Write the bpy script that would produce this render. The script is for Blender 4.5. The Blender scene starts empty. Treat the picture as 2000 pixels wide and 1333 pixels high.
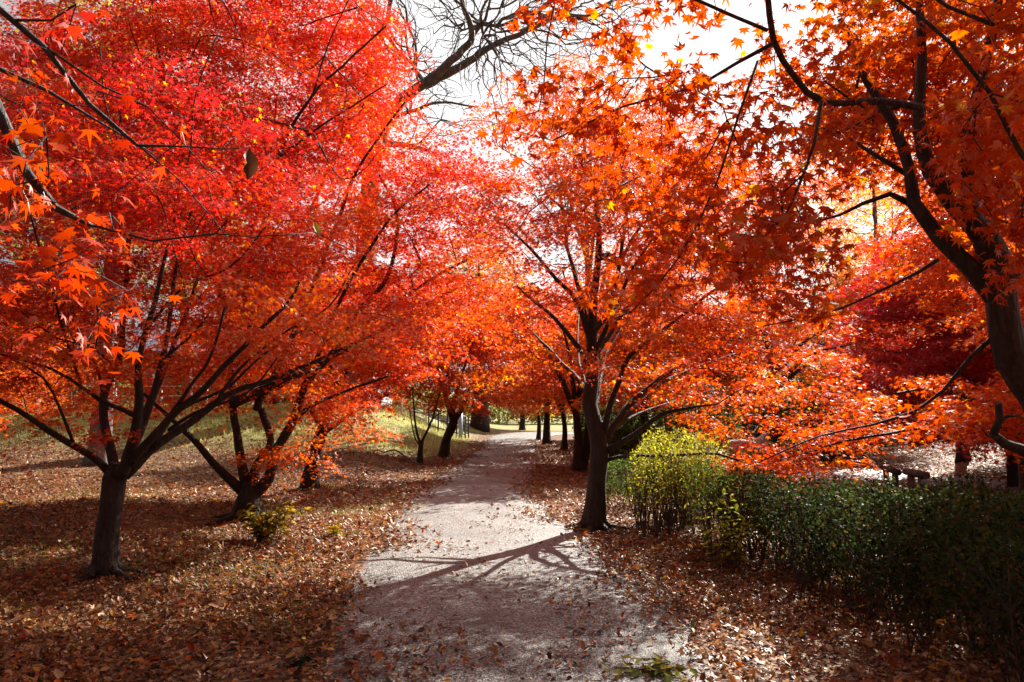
import bpy, math, random
import numpy as np
from mathutils import Vector, noise

# ------------------------------------------------------------------ camera, sky, sun
sc = bpy.context.scene
EYE = 1.6
FPX = 1400.0                       # focal length in pixels of the 2000 px wide photograph
PITCH = math.atan(123.5 / FPX)
cam = bpy.data.cameras.new("camera")
cam.sensor_width = 36.0
cam.lens = 36.0 * FPX / 2000.0
cam.clip_start = 0.05
cam.clip_end = 3000
camo = bpy.data.objects.new("camera", cam)
sc.collection.objects.link(camo)
camo.location = (0, 0, EYE)
camo.rotation_euler = (math.pi / 2 + PITCH, 0, 0)
sc.camera = camo

SUN_AZ = math.radians(35)          # to the right of the view direction
SUN_EL = math.radians(34)
w = bpy.data.worlds.new("World")
sc.world = w
w.use_nodes = True
nt = w.node_tree
sky = nt.nodes.new("ShaderNodeTexSky")
sky.sky_type = 'NISHITA'
sky.sun_disc = False
sky.sun_elevation = SUN_EL
sky.sun_rotation = SUN_AZ
sky.air_density = 1.0
sky.dust_density = 3.0
sky.ozone_density = 1.0
bg = nt.nodes["Background"]
bg.inputs[1].default_value = 0.05
cl = nt.nodes.new("ShaderNodeMixRGB")          # thin bright autumn cloud over the blue
cl.inputs[2].default_value = (7.2, 7.35, 7.6, 1)
tcw = nt.nodes.new("ShaderNodeTexCoord")
nzw = nt.nodes.new("ShaderNodeTexNoise")
nzw.inputs["Scale"].default_value = 2.2
nzw.inputs["Detail"].default_value = 7
mrw = nt.nodes.new("ShaderNodeMapRange")
mrw.inputs[1].default_value = 0.3
mrw.inputs[2].default_value = 0.55
mrw.inputs[3].default_value = 0.8
mrw.inputs[4].default_value = 0.95
SUNV = (math.sin(SUN_AZ) * math.cos(SUN_EL), math.cos(SUN_AZ) * math.cos(SUN_EL), math.sin(SUN_EL))
dtw = nt.nodes.new("ShaderNodeVectorMath")     # thin cloud is brightest towards the sun
dtw.operation = 'DOT_PRODUCT'
dtw.inputs[1].default_value = SUNV
nt.links.new(tcw.outputs["Generated"], dtw.inputs[0])
mdw = nt.nodes.new("ShaderNodeMapRange")
mdw.interpolation_type = 'SMOOTHSTEP'
mdw.inputs[1].default_value = 0.25
mdw.inputs[2].default_value = 0.8
mdw.inputs[3].default_value = 1.5
mdw.inputs[4].default_value = 7.5
nt.links.new(dtw.outputs["Value"], mdw.inputs[0])
cmw = nt.nodes.new("ShaderNodeCombineColor")
for k_ in range(3):
    nt.links.new(mdw.outputs[0], cmw.inputs[k_])
nt.links.new(cmw.outputs[0], cl.inputs[2])
nt.links.new(tcw.outputs["Generated"], nzw.inputs["Vector"])
nt.links.new(nzw.outputs[0], mrw.inputs[0])
nt.links.new(mrw.outputs[0], cl.inputs[0])
nt.links.new(sky.outputs[0], cl.inputs[1])
nt.links.new(cl.outputs[0], bg.inputs[0])
sl = bpy.data.lights.new("sun", 'SUN')
sl.energy = 5.0
sl.angle = math.radians(0.5)
sl.color = (1.0, 0.93, 0.82)
so = bpy.data.objects.new("sun", sl)
sc.collection.objects.link(so)
sdir = Vector((math.sin(SUN_AZ) * math.cos(SUN_EL), math.cos(SUN_AZ) * math.cos(SUN_EL), math.sin(SUN_EL)))
so.rotation_euler = sdir.to_track_quat('Z', 'Y').to_euler()
so.location = sdir * 50
sc.view_settings.view_transform = 'Standard'
sc.view_settings.look = 'None'
sc.view_settings.exposure = 1.72
sc.view_settings.gamma = 1.0
sc.cycles.use_denoising = True
sc.cycles.max_bounces = 7
sc.cycles.diffuse_bounces = 5
sc.cycles.glossy_bounces = 2
sc.cycles.transmission_bounces = 4
sc.cycles.sample_clamp_indirect = 4.0
sc.cycles.caustics_reflective = False
sc.cycles.caustics_refractive = False

rng = np.random.default_rng(7)
random.seed(7)
COL = sc.collection


# ------------------------------------------------------------------ helpers
def at(px, py, d):
    """point at forward distance d (m) that lies towards photo pixel (px, py)"""
    x = (px - 1000.0) / FPX
    v = (666.5 - py) / FPX
    c, s = math.cos(PITCH), math.sin(PITCH)
    ray = Vector((x, c - v * s, s + v * c))
    k = d / ray.y
    return Vector((ray.x * k, d, EYE + ray.z * k))


def tag(o, label=None, cat=None, group=None, kind=None):
    if label: o['label'] = label
    if cat: o['category'] = cat
    if group: o['group'] = group
    if kind: o['kind'] = kind
    return o


def thing(name, label, cat, loc, group=None):
    o = bpy.data.objects.new(name, None)
    COL.objects.link(o)
    o.location = loc
    o.empty_display_size = 0.2
    return tag(o, label, cat, group)


def link_mesh(name, me, parent=None, mat=None):
    o = bpy.data.objects.new(name, me)
    COL.objects.link(o)
    if mat is not None:
        me.materials.append(mat)
    if parent is not None:
        o.parent = parent
        root = parent
        off = Vector((0, 0, 0))
        while root is not None:
            off += root.location
            root = root.parent
        me.transform(__import__('mathutils').Matrix.Translation(-off))
    return o


def np_mesh(name, verts, faces_flat, sizes, colours=None, smooth=False):
    """verts (V,3), faces_flat loop indices, sizes per face, colours per face (F,3)"""
    me = bpy.data.meshes.new(name)
    nv, nl, nf = len(verts), len(faces_flat), len(sizes)
    me.vertices.add(nv)
    me.loops.add(nl)
    me.polygons.add(nf)
    me.vertices.foreach_set("co", np.asarray(verts, dtype=np.float32).ravel())
    me.loops.foreach_set("vertex_index", np.asarray(faces_flat, dtype=np.int32))
    st = np.concatenate(([0], np.cumsum(sizes)[:-1])).astype(np.int32)
    me.polygons.foreach_set("loop_start", st)
    if smooth:
        me.polygons.foreach_set("use_smooth", np.ones(nf, dtype=bool))
    me.update(calc_edges=True)
    if colours is not None:
        a = me.attributes.new("leaf_colour", 'FLOAT_COLOR', 'FACE')
        c = np.ones((nf, 4), dtype=np.float32)
        c[:, :3] = colours
        a.data.foreach_set("color", c.ravel())
    return me


class MB:
    """collects simple shapes for ONE mesh"""
    def __init__(s):
        s.v, s.f, s.sm = [], [], []

    def tube(s, pts, rad, n=8, flare=None, cap=True, smooth=True, knob=0.0, seed=0):
        pts = [Vector(p) for p in pts]
        m = len(pts)
        b0 = len(s.v)
        t = (pts[1] - pts[0]).normalized()
        ref = Vector((1, 0, 0)) if abs(t.x) < 0.8 else Vector((0, 1, 0))
        u = (ref - t * ref.dot(t)).normalized()
        for i in range(m):
            if i == 0: t = pts[1] - pts[0]
            elif i == m - 1: t = pts[-1] - pts[-2]
            else: t = pts[i + 1] - pts[i - 1]
            if t.length < 1e-9: t = Vector((0, 0, 1))
            t.normalize()
            u = (u - t * u.dot(t))
            if u.length < 1e-6:
                u = t.orthogonal()
            u.normalize()
            w_ = t.cross(u)
            for k in range(n):
                a = 2 * math.pi * k / n
                r = rad[i]
                if flare:
                    r *= 1 + flare[i] * (0.55 + 0.45 * math.cos(5 * a + seed) + 0.3 * math.cos(3 * a + 2 * seed))
                if knob:
                    q = pts[i] * 3.1 + Vector((math.cos(a), math.sin(a), seed)) * 0.9
                    r *= 1 + knob * noise.noise(q)
                s.v.append(pts[i] + (u * math.cos(a) + w_ * math.sin(a)) * r)
        for i in range(m - 1):
            for k in range(n):
                k2 = (k + 1) % n
                s.f.append((b0 + i * n + k, b0 + i * n + k2, b0 + (i + 1) * n + k2, b0 + (i + 1) * n + k))
                s.sm.append(smooth)
        if cap:
            s.f.append(tuple(b0 + (m - 1) * n + k for k in range(n))); s.sm.append(False)
            s.f.append(tuple(b0 + n - 1 - k for k in range(n))); s.sm.append(False)
        return s

    def box(s, c, size, rz=0.0, tilt=0.0):
        b0 = len(s.v)
        ca, sa = math.cos(rz), math.sin(rz)
        for z in (-.5, .5):
            for x, y in ((-.5, -.5), (.5, -.5), (.5, .5), (-.5, .5)):
                X, Y, Z = x * size[0], y * size[1], z * size[2] + x * tilt
                s.v.append(Vector((c[0] + X * ca - Y * sa, c[1] + X * sa + Y * ca, c[2] + Z)))
        for f in ((0, 3, 2, 1), (4, 5, 6, 7), (0, 1, 5, 4), (1, 2, 6, 5), (2, 3, 7, 6), (3, 0, 4, 7)):
            s.f.append(tuple(b0 + i for i in f)); s.sm.append(False)
        return s

    def build(s, name, mat, parent=None):
        me = bpy.data.meshes.new(name)
        me.from_pydata([tuple(v) for v in s.v], [], s.f)
        me.polygons.foreach_set("use_smooth", s.sm)
        me.update()
        return link_mesh(name, me, parent, mat)


def smooth_path(pts, rad, step=0.12):
    """Catmull-Rom through the points, resampled"""
    P = [Vector(p) for p in pts]
    if len(P) == 2:
        P = [P[0], (P[0] + P[1]) / 2, P[1]]
        rad = [rad[0], (rad[0] + rad[1]) / 2, rad[1]]
    out, rr = [], []
    n = len(P)
    for i in range(n - 1):
        p0 = P[i - 1] if i else P[0] * 2 - P[1]
        p1, p2 = P[i], P[i + 1]
        p3 = P[i + 2] if i + 2 < n else P[-1] * 2 - P[-2]
        k = max(1, int((p2 - p1).length / step))
        for j in range(k):
            t = j / k
            a = 2 * p1 + (p2 - p0) * t + (2 * p0 - 5 * p1 + 4 * p2 - p3) * t * t + (3 * p1 - p0 - 3 * p2 + p3) * t ** 3
            out.append(a * 0.5)
            rr.append(rad[i] * (1 - t) + rad[i + 1] * t)
    out.append(P[-1]); rr.append(rad[-1])
    return out, rr


# ------------------------------------------------------------------ materials
def new_mat(name):
    m = bpy.data.materials.new(name)
    m.use_nodes = True
    t = m.node_tree
    for n in list(t.nodes): t.nodes.remove(n)
    out = t.nodes.new("ShaderNodeOutputMaterial")
    return m, t, out


def N(t, kind, **kw):
    n = t.nodes.new("ShaderNode" + kind)
    for k, v in kw.items():
        if k.startswith("i_"):
            key = k[2:]
            key = int(key) if key.isdigit() else key.replace("_", " ")
            n.inputs[key].default_value = v
        else:
            setattr(n, k, v)
    return n


def ramp(t, stops, interp='LINEAR'):
    n = t.nodes.new("ShaderNodeValToRGB")
    n.color_ramp.interpolation = interp
    els = n.color_ramp.elements
    while len(els) < len(stops): els.new(0.5)
    for e, (p, c) in zip(els, stops):
        e.position = p
        e.color = (c[0], c[1], c[2], 1)
    return n


def leaf_material(name, gloss=0.5, rough=0.38, trans=0.5, tval=1.3):
    m, t, out = new_mat(name)
    a = N(t, "Attribute", attribute_name="leaf_colour")
    hs = N(t, "HueSaturation"); hs.inputs["Value"].default_value = tval; hs.inputs["Saturation"].default_value = 1.05
    t.links.new(a.outputs["Color"], hs.inputs["Color"])
    d = N(t, "BsdfDiffuse"); tr = N(t, "BsdfTranslucent")
    t.links.new(a.outputs["Color"], d.inputs["Color"])
    t.links.new(hs.outputs["Color"], tr.inputs["Color"])
    mx = N(t, "MixShader"); mx.inputs[0].default_value = trans
    t.links.new(d.outputs[0], mx.inputs[1]); t.links.new(tr.outputs[0], mx.inputs[2])
    g = N(t, "BsdfGlossy"); g.inputs["Roughness"].default_value = rough
    g.inputs["Color"].default_value = (1, 1, 1, 1)
    f = N(t, "Fresnel"); f.inputs["IOR"].default_value = 1.4
    ml = N(t, "Math", operation='MULTIPLY'); ml.inputs[1].default_value = gloss
    t.links.new(f.outputs[0], ml.inputs[0])
    m2 = N(t, "MixShader")
    t.links.new(ml.outputs[0], m2.inputs[0])
    t.links.new(mx.outputs[0], m2.inputs[1]); t.links.new(g.outputs[0], m2.inputs[2])
    t.links.new(m2.outputs[0], out.inputs[0])
    return m


def bark_material(name, c1, c2, scale=9.0, lichen=None):
    m, t, out = new_mat(name)
    tc = N(t, "TexCoord")
    mp = N(t, "Mapping"); mp.inputs["Scale"].default_value = (1, 1, 0.35)
    t.links.new(tc.outputs["Object"], mp.inputs[0])
    n1 = N(t, "TexNoise"); n1.inputs["Scale"].default_value = scale; n1.inputs["Detail"].default_value = 8
    n1.inputs["Roughness"].default_value = 0.65
    t.links.new(mp.outputs[0], n1.inputs["Vector"])
    stops = [(0.3, c1), (0.7, c2)]
    if lichen: stops.append((0.86, lichen))
    r = ramp(t, stops)
    t.links.new(n1.outputs[0], r.inputs[0])
    n2 = N(t, "TexNoise"); n2.inputs["Scale"].default_value = scale * 5; n2.inputs["Detail"].default_value = 5
    t.links.new(mp.outputs[0], n2.inputs["Vector"])
    vb = N(t, "TexVoronoi", feature='DISTANCE_TO_EDGE'); vb.inputs["Scale"].default_value = scale * 2.2
    mpb = N(t, "Mapping"); mpb.inputs["Scale"].default_value = (1, 1, 0.22)
    ndb = N(t, "MixRGB"); ndb.inputs[0].default_value = 0.12
    t.links.new(tc.outputs["Object"], ndb.inputs[1]); t.links.new(n1.outputs["Color"], ndb.inputs[2])
    t.links.new(ndb.outputs[0], mpb.inputs[0]); t.links.new(mpb.outputs[0], vb.inputs["Vector"])
    crk = ramp(t, [(0.0, (0, 0, 0)), (0.12, (1, 1, 1))]); t.links.new(vb.outputs["Distance"], crk.inputs[0])
    hm = N(t, "Math", operation='MULTIPLY_ADD'); hm.inputs[1].default_value = 0.8
    t.links.new(crk.outputs[0], hm.inputs[0]); t.links.new(n2.outputs[0], hm.inputs[2])
    b = N(t, "Bump"); b.inputs["Strength"].default_value = 0.9; b.inputs["Distance"].default_value = 0.022
    t.links.new(hm.outputs[0], b.inputs["Height"])
    p = N(t, "BsdfPrincipled"); p.inputs["Roughness"].default_value = 0.75
    t.links.new(r.outputs[0], p.inputs["Base Color"]); t.links.new(b.outputs[0], p.inputs["Normal"])
    t.links.new(p.outputs[0], out.inputs[0])
    return m


def plain_material(name, c, rough=0.6, metallic=0.0, var=0.25, scale=6.0):
    m, t, out = new_mat(name)
    tc = N(t, "TexCoord")
    n1 = N(t, "TexNoise"); n1.inputs["Scale"].default_value = scale; n1.inputs["Detail"].default_value = 6
    t.links.new(tc.outputs["Object"], n1.inputs["Vector"])
    r = ramp(t, [(0.3, [x * (1 - var) for x in c]), (0.7, [min(1, x * (1 + var)) for x in c])])
    t.links.new(n1.outputs[0], r.inputs[0])
    p = N(t, "BsdfPrincipled"); p.inputs["Roughness"].default_value = rough; p.inputs["Metallic"].default_value = metallic
    t.links.new(r.outputs[0], p.inputs["Base Color"])
    b = N(t, "Bump"); b.inputs["Strength"].default_value = 0.3; b.inputs["Distance"].default_value = 0.01
    t.links.new(n1.outputs[0], b.inputs["Height"]); t.links.new(b.outputs[0], p.inputs["Normal"])
    t.links.new(p.outputs[0], out.inputs[0])
    return m


M_MAPLE = leaf_material("maple_leaf", 0.2, 0.5, 0.64, 1.5)
M_MAPLE_NEAR = leaf_material("older_maple_leaf", 0.14, 0.5, 0.55, 1.2)
M_GREEN = leaf_material("glossy_green_leaf", 0.06, 0.45, 0.4, 1.5)
M_LITTER = leaf_material("dry_fallen_leaf", 0.4, 0.45, 0.3, 1.2)
M_GRASS = leaf_material("grass_blade", 0.05, 0.6, 0.5, 1.4)
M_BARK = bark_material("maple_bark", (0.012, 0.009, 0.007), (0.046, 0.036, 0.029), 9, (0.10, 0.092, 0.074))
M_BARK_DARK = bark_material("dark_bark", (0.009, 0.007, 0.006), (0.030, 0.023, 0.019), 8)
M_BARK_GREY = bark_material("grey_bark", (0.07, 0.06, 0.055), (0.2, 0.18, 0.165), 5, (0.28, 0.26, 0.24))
M_STEM = bark_material("shrub_stem", (0.05, 0.035, 0.022), (0.15, 0.11, 0.075), 20)


# ------------------------------------------------------------------ terrain
PATH = [(-4.0, -1.15, 1.25), (0.0, -1.12, 1.22), (4.1, -1.14, 1.24), (5.5, -1.42, 1.42), (7.2, -1.58, 1.25), (9.3, -1.72, 0.86), (11.8, -1.78, 0.45),
        (14.9, -1.72, 0.38), (20.4, -1.4, 0.68), (28.0, -1.15, 1.05), (34.0, -1.2, 1.5), (38.0, -0.9, 2.4), (41.0, 0.2, 4.5)]
PYS = np.array([p[0] for p in PATH]); PLS = np.array([p[1] for p in PATH]); PRS = np.array([p[2] for p in PATH])


def sstep(a, b, x):
    t = np.clip((x - a) / (b - a), 0, 1)
    return t * t * (3 - 2 * t)


def height(x, y):
    x = np.asarray(x, dtype=float); y = np.asarray(y, dtype=float)
    pl = np.interp(y, PYS, PLS)
    left = pl - 0.4 - x
    bank = sstep(18.5, 27, y + 0.12 * np.clip(x + 4, -12, 0) * -1) * sstep(0.0, 4.5, left) * 1.45
    bank *= 1 - 0.7 * sstep(36, 48, y)
    hump = 0.42 * np.exp(-((x + 4.3) / 1.5) ** 2 - ((y - 17.5) / 2.6) ** 2) * sstep(0.2, 1.5, left)
    bumps = (0.05 * np.sin(x * 1.3 + 0.7) * np.sin(y * 0.9 + 1.1) + 0.03 * np.sin(x * 2.9 + 2) * np.sin(y * 2.3)) * sstep(0.3, 2.0, np.maximum(left, x - np.interp(y, PYS, PRS) - .3))
    right = x - np.interp(y, PYS, PRS)
    rise = 0.9 * sstep(9, 18, x) * sstep(6, 16, y) + 3.6 * sstep(10, 24, x) * sstep(22, 46, y)
    far = 3.0 * sstep(60, 120, y)
    drop = -0.03 * sstep(1.0, 3.0, right) * (1 - sstep(30, 40, y))
    return bank + hump + bumps + rise + far + drop


def grass_amount(x, y):
    pl = np.interp(y, PYS, PLS)
    g = sstep(19.5, 23, y) * sstep(0.3, 1.6, pl - x)
    g = np.maximum(g, sstep(41, 46, y))
    return g


def ground_material():
    m, t, out = new_mat("leaf_strewn_ground")
    tc = N(t, "TexCoord")
    v = N(t, "TexVoronoi"); v.inputs["Scale"].default_value = 26
    t.links.new(tc.outputs["Object"], v.inputs["Vector"])
    sep = N(t, "SeparateColor"); t.links.new(v.outputs["Color"], sep.inputs[0])
    r = ramp(t, [(0.0, (0.020, 0.012, 0.008)), (0.35, (0.06, 0.028, 0.014)), (0.6, (0.14, 0.06, 0.028)), (0.85, (0.22, 0.11, 0.05)), (1.0, (0.30, 0.18, 0.09))])
    t.links.new(sep.outputs[0], r.inputs[0])
    n = N(t, "TexNoise"); n.inputs["Scale"].default_value = 40; n.inputs["Detail"].default_value = 6
    t.links.new(tc.outputs["Object"], n.inputs["Vector"])
    gr = ramp(t, [(0.25, (0.09, 0.11, 0.03)), (0.5, (0.24, 0.25, 0.075)), (0.75, (0.40, 0.36, 0.14))])
    t.links.new(n.outputs[0], gr.inputs[0])
    n3 = N(t, "TexNoise"); n3.inputs["Scale"].default_value = 1.1; n3.inputs["Detail"].default_value = 4
    t.links.new(tc.outputs["Object"], n3.inputs["Vector"])
    at_ = N(t, "Attribute", attribute_name="grass")
    ma = N(t, "Math", operation='MULTIPLY'); t.links.new(at_.outputs["Fac"], ma.inputs[0])
    r3 = ramp(t, [(0.3, (0.35,) * 3), (0.6, (1,) * 3)]); t.links.new(n3.outputs[0], r3.inputs[0])
    t.links.new(r3.outputs[0], ma.inputs[1])
    mx = N(t, "MixRGB"); t.links.new(ma.outputs[0], mx.inputs[0]); t.links.new(r.outputs[0], mx.inputs[1]); t.links.new(gr.outputs[0], mx.inputs[2])
    p = N(t, "BsdfPrincipled"); p.inputs["Roughness"].default_value = 0.8; p.inputs["Specular IOR Level"].default_value = 0.2
    t.links.new(mx.outputs[0], p.inputs["Base Color"])
    b = N(t, "Bump"); b.inputs["Strength"].default_value = 0.8; b.inputs["Distance"].default_value = 0.02
    t.links.new(v.outputs["Distance"], b.inputs["Height"]); t.links.new(b.outputs[0], p.inputs["Normal"])
    t.links.new(p.outputs[0], out.inputs[0])
    return m


def path_material(name, dark, light):
    m, t, out = new_mat(name)
    tc = N(t, "TexCoord")
    v = N(t, "TexVoronoi"); v.inputs["Scale"].default_value = 85
    t.links.new(tc.outputs["Object"], v.inputs["Vector"])
    sep = N(t, "SeparateColor"); t.links.new(v.outputs["Color"], sep.inputs[0])
    mid = [(a + b) / 2 for a, b in zip(dark, light)]
    r = ramp(t, [(0.0, dark), (0.3, [c * .45 for c in mid]), (0.6, mid), (0.85, light), (1.0, [min(1, c * 1.35) for c in light])])
    t.links.new(sep.outputs[0], r.inputs[0])
    n = N(t, "TexNoise"); n.inputs["Scale"].default_value = 1.6; n.inputs["Detail"].default_value = 7
    t.links.new(tc.outputs["Object"], n.inputs["Vector"])
    r2 = ramp(t, [(0.28, (0.5, 0.47, 0.45)), (0.5, (0.9, 0.88, 0.86)), (0.72, (1.15, 1.12, 1.08))]); t.links.new(n.outputs[0], r2.inputs[0])
    mx = N(t, "MixRGB", blend_type='MULTIPLY'); mx.inputs[0].default_value = 1
    t.links.new(r.outputs[0], mx.inputs[1]); t.links.new(r2.outputs[0], mx.inputs[2])
    p = N(t, "BsdfPrincipled"); p.inputs["Roughness"].default_value = 0.55; p.inputs["Specular IOR Level"].default_value = 0.5
    t.links.new(mx.outputs[0], p.inputs["Base Color"])
    n4 = N(t, "TexNoise"); n4.inputs["Scale"].default_value = 160; n4.inputs["Detail"].default_value = 3
    t.links.new(tc.outputs["Object"], n4.inputs["Vector"])
    ad = N(t, "Math", operation='ADD'); t.links.new(v.outputs["Distance"], ad.inputs[0]); t.links.new(n4.outputs[0], ad.inputs[1])
    b = N(t, "Bump"); b.inputs["Strength"].default_value = 0.9; b.inputs["Distance"].default_value = 0.008
    t.links.new(ad.outputs[0], b.inputs["Height"]); t.links.new(b.outputs[0], p.inputs["Normal"])
    t.links.new(p.outputs[0], out.inputs[0])
    return m


def build_ground():
    xs = np.concatenate((np.linspace(-700, -60, 9), np.linspace(-50, -22, 15), np.linspace(-20, 22, 85), np.linspace(24, 50, 14), np.linspace(60, 700, 9)))
    ys = np.concatenate((np.linspace(-200, -20, 6), np.linspace(-12, 52, 129), np.linspace(56, 130, 20), np.linspace(160, 1500, 9)))
    X, Y = np.meshgrid(xs, ys)
    Z = height(X, Y)
    v = np.stack((X.ravel(), Y.ravel(), Z.ravel()), 1)
    nx, ny = len(xs), len(ys)
    i, j = np.meshgrid(np.arange(nx - 1), np.arange(ny - 1))
    a = (j * nx + i).ravel()
    f = np.stack((a, a + 1, a + nx + 1, a + nx), 1).ravel()
    me = np_mesh("ground", v, f, np.full((nx - 1) * (ny - 1), 4), smooth=True)
    g = me.attributes.new("grass", 'FLOAT', 'POINT')
    g.data.foreach_set("value", grass_amount(X.ravel(), Y.ravel()).astype(np.float32))
    o = link_mesh("ground", me, None, ground_material())
    tag(o, kind='structure', label='brown ground strewn with leaves rising to a grassy bank')


def build_path():
    ys = np.arange(-4, 40.9, 0.12)
    vs, fs = [], []
    for k, y in enumerate(ys):
        l = np.interp(y, PYS, PLS); r = np.interp(y, PYS, PRS)
        l += 0.10 * noise.noise((y * 0.9, 3.1, 0)) + 0.05 * noise.noise((y * 4, 7.1, 0))
        r += 0.10 * noise.noise((y * 0.9, 9.1, 0)) + 0.05 * noise.noise((y * 4, 1.7, 0))
        for q in range(9):
            x = l + (r - l) * q / 8
            z = float(height(x, y))
            vs.append((x, y, z + 0.012 + (0.012 if 0 < q < 8 else -0.02)))
        if k:
            for q in range(8):
                a = (k - 1) * 9 + q
                fs += [a, a + 1, a + 10, a + 9]
    me = np_mesh("footpath", np.array(vs), np.array(fs), np.full(len(fs) // 4, 4), smooth=True)
    tag(link_mesh("footpath", me, None, path_material("asphalt_path", (0.022, 0.0225, 0.024), (0.315, 0.32, 0.315))), 'grey asphalt footpath winding away between the maples', kind='structure')
    # second paved way behind the hedge
    vs, fs = [], []
    pts = [(15.0, 6.0), (11.0, 10.5), (8.5, 15.0), (6.6, 19.5), (6.0, 25.0), (8.0, 32.0)]
    pp, _ = smooth_path([(x, y, 0) for x, y in pts], [1] * 6, 0.4)
    for k, p in enumerate(pp):
        t = (pp[min(k + 1, len(pp) - 1)] - pp[max(k - 1, 0)]).normalized()
        nrm = Vector((t.y, -t.x, 0))
        for q in range(5):
            c = p + nrm * (q / 4 - 0.5) * 2.6
            vs.append((c.x, c.y, float(height(c.x, c.y)) + 0.03))
        if k:
            for q in range(4):
                a = (k - 1) * 5 + q
                fs += [a, a + 1, a + 6, a + 5]
    me = np_mesh("side_path", np.array(vs), np.array(fs), np.full(len(fs) // 4, 4), smooth=True)
    tag(link_mesh("side_path", me, None, path_material("paving_path", (0.13, 0.13, 0.14), (0.3, 0.3, 0.31))), 'grey paved way beyond the dark hedge', kind='structure')


build_ground()
build_path()


# ------------------------------------------------------------------ leaves
def star_template(lobes, notch, stalk=0.0, droop=0.18):
    """fan of triangles: centre, outline. x = tip direction, z = normal"""
    v = [(0, 0, 0.0)]
    tips = []
    for ang, ln in lobes: tips.append((math.radians(ang), ln))
    out = []
    out.append((math.radians(tips[0][0] * 180 / math.pi - 28), 0.16))
    for k, (a, ln) in enumerate(tips):
        out.append((a, ln))
        if k + 1 < len(tips):
            out.append(((a + tips[k + 1][0]) / 2, notch))
    out.append((tips[-1][0] + math.radians(28), 0.16))
    for a, ln in out:
        v.append((math.cos(a) * ln, math.sin(a) * ln, -droop * ln * ln))
    f = [(0, i, i + 1) for i in range(1, len(out))]
    f.append((0, len(out), 1))
    if stalk:
        b = len(v)
        v += [(-0.05, 0.012, 0), (-0.05, -0.012, 0), (-stalk, -0.008, 0.08), (-stalk, 0.008, 0.08)]
        f += [(b, b + 1, b + 2), (b, b + 2, b + 3)]
    v = np.array(v, dtype=np.float32)
    v[:, 0] += stalk if stalk else 0.12
    return v, np.array(f, dtype=np.int32)


T_NEAR = star_template([(-128, .36), (-84, .68), (-42, .92), (0, 1.0), (42, .92), (84, .68), (128, .36)], 0.34, 0.45)
T_NEAR2 = star_template([(-100, .48), (-50, .86), (0, 1.08), (46, .95), (96, .55)], 0.30, 0.55, 0.42)
T_NEAR3 = star_template([(-122, .30), (-80, .70), (-38, .98), (3, .94), (44, .90), (88, .60), (130, .30)], 0.40, 0.40, -0.30)
T_NEARS = [T_NEAR, T_NEAR2, T_NEAR3]
T_MID = star_template([(-110, .5), (-52, .88), (0, 1.0), (52, .88), (110, .5)], 0.30)
T_FAR = (np.array([(0, 0, 0), (.55, -.75, -.1), (.45, -.2, 0), (1, 0, -.15), (.45, .2, 0), (.55, .75, -.1)], dtype=np.float32),
         np.array([(0, 1, 2), (0, 2, 3), (0, 3, 4), (0, 4, 5)], dtype=np.int32))
T_OVAL = (np.array([(0, 0, 0), (.35, -.24, .05), (.72, -.17, .03), (1, 0, -.08), (.72, .17, .03), (.35, .24, .05)], dtype=np.float32),
          np.array([(0, 1, 2), (0, 2, 3), (0, 3, 4), (0, 4, 5)], dtype=np.int32))
T_CURL = (np.array([(0, 0, 0), (.3, -.26, .16), (.7, -.22, .10), (1, 0, .10), (.7, .22, .22), (.3, .26, .12)], dtype=np.float32),
          np.array([(0, 1, 2), (0, 2, 3), (0, 3, 4), (0, 4, 5)], dtype=np.int32))
T_DEAD = (np.array([(0, 0, 0), (.12, -.12, .04), (.3, -.26, .18), (.5, -.22, .30), (.7, -.25, .2), (.86, -.1, .16), (1, .02, .02), (.84, .13, .05), (.66, .2, .24), (.45, .16, .34), (.25, .24, .14), (.1, .1, .02), (.5, 0, .05)], dtype=np.float32),
          np.array([(12, i, (i + 1) % 12) for i in range(12)], dtype=np.int32))
T_KITE = (np.array([(0, 0, 0), (.45, -.26, .04), (1, 0, -.05), (.45, .26, .04)], dtype=np.float32),
          np.array([(0, 1, 2), (0, 2, 3)], dtype=np.int32))
T_BLADE = (np.array([(0, -.03, 0), (0, .03, 0), (.55, .022, .02), (.55, -.022, .02), (1, 0, -.12)], dtype=np.float32),
           np.array([(0, 1, 2), (0, 2, 3), (3, 2, 4)], dtype=np.int32))


def leaf_arrays(pos, tipdir, normal, size, tpl):
    """instances of a template as arrays"""
    tv, tf = tpl
    n = len(pos)
    x = tipdir / np.maximum(np.linalg.norm(tipdir, axis=1, keepdims=True), 1e-6)
    z = normal - x * np.sum(normal * x, axis=1, keepdims=True)
    z /= np.maximum(np.linalg.norm(z, axis=1, keepdims=True), 1e-6)
    y = np.cross(z, x)
    k = len(tv)
    V = (pos[:, None, :] + size[:, None, None] * (tv[None, :, 0:1] * x[:, None, :] + tv[None, :, 1:2] * y[:, None, :] + tv[None, :, 2:3] * z[:, None, :]))
    F = (tf[None, :, :] + (np.arange(n) * k)[:, None, None]).reshape(-1, 3)
    return V.reshape(-1, 3), F


def leaf_mesh(name, batches, mat, parent=None):
    """batches: list of (pos, tip, normal, size, template, colour)"""
    VV, FF, CC = [], [], []
    b = 0
    for pos, tip, nor, size, tpl, colr in batches:
        if len(pos) == 0: continue
        V, F = leaf_arrays(pos, tip, nor, size, tpl)
        VV.append(V); FF.append(F + b); CC.append(np.repeat(colr, len(tpl[1]), axis=0))
        b += len(V)
    V = np.concatenate(VV); F = np.concatenate(FF); C = np.concatenate(CC)
    me = np_mesh(name, V, F.ravel(), np.full(len(F), 3), C)
    return link_mesh(name, me, parent, mat)


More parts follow.
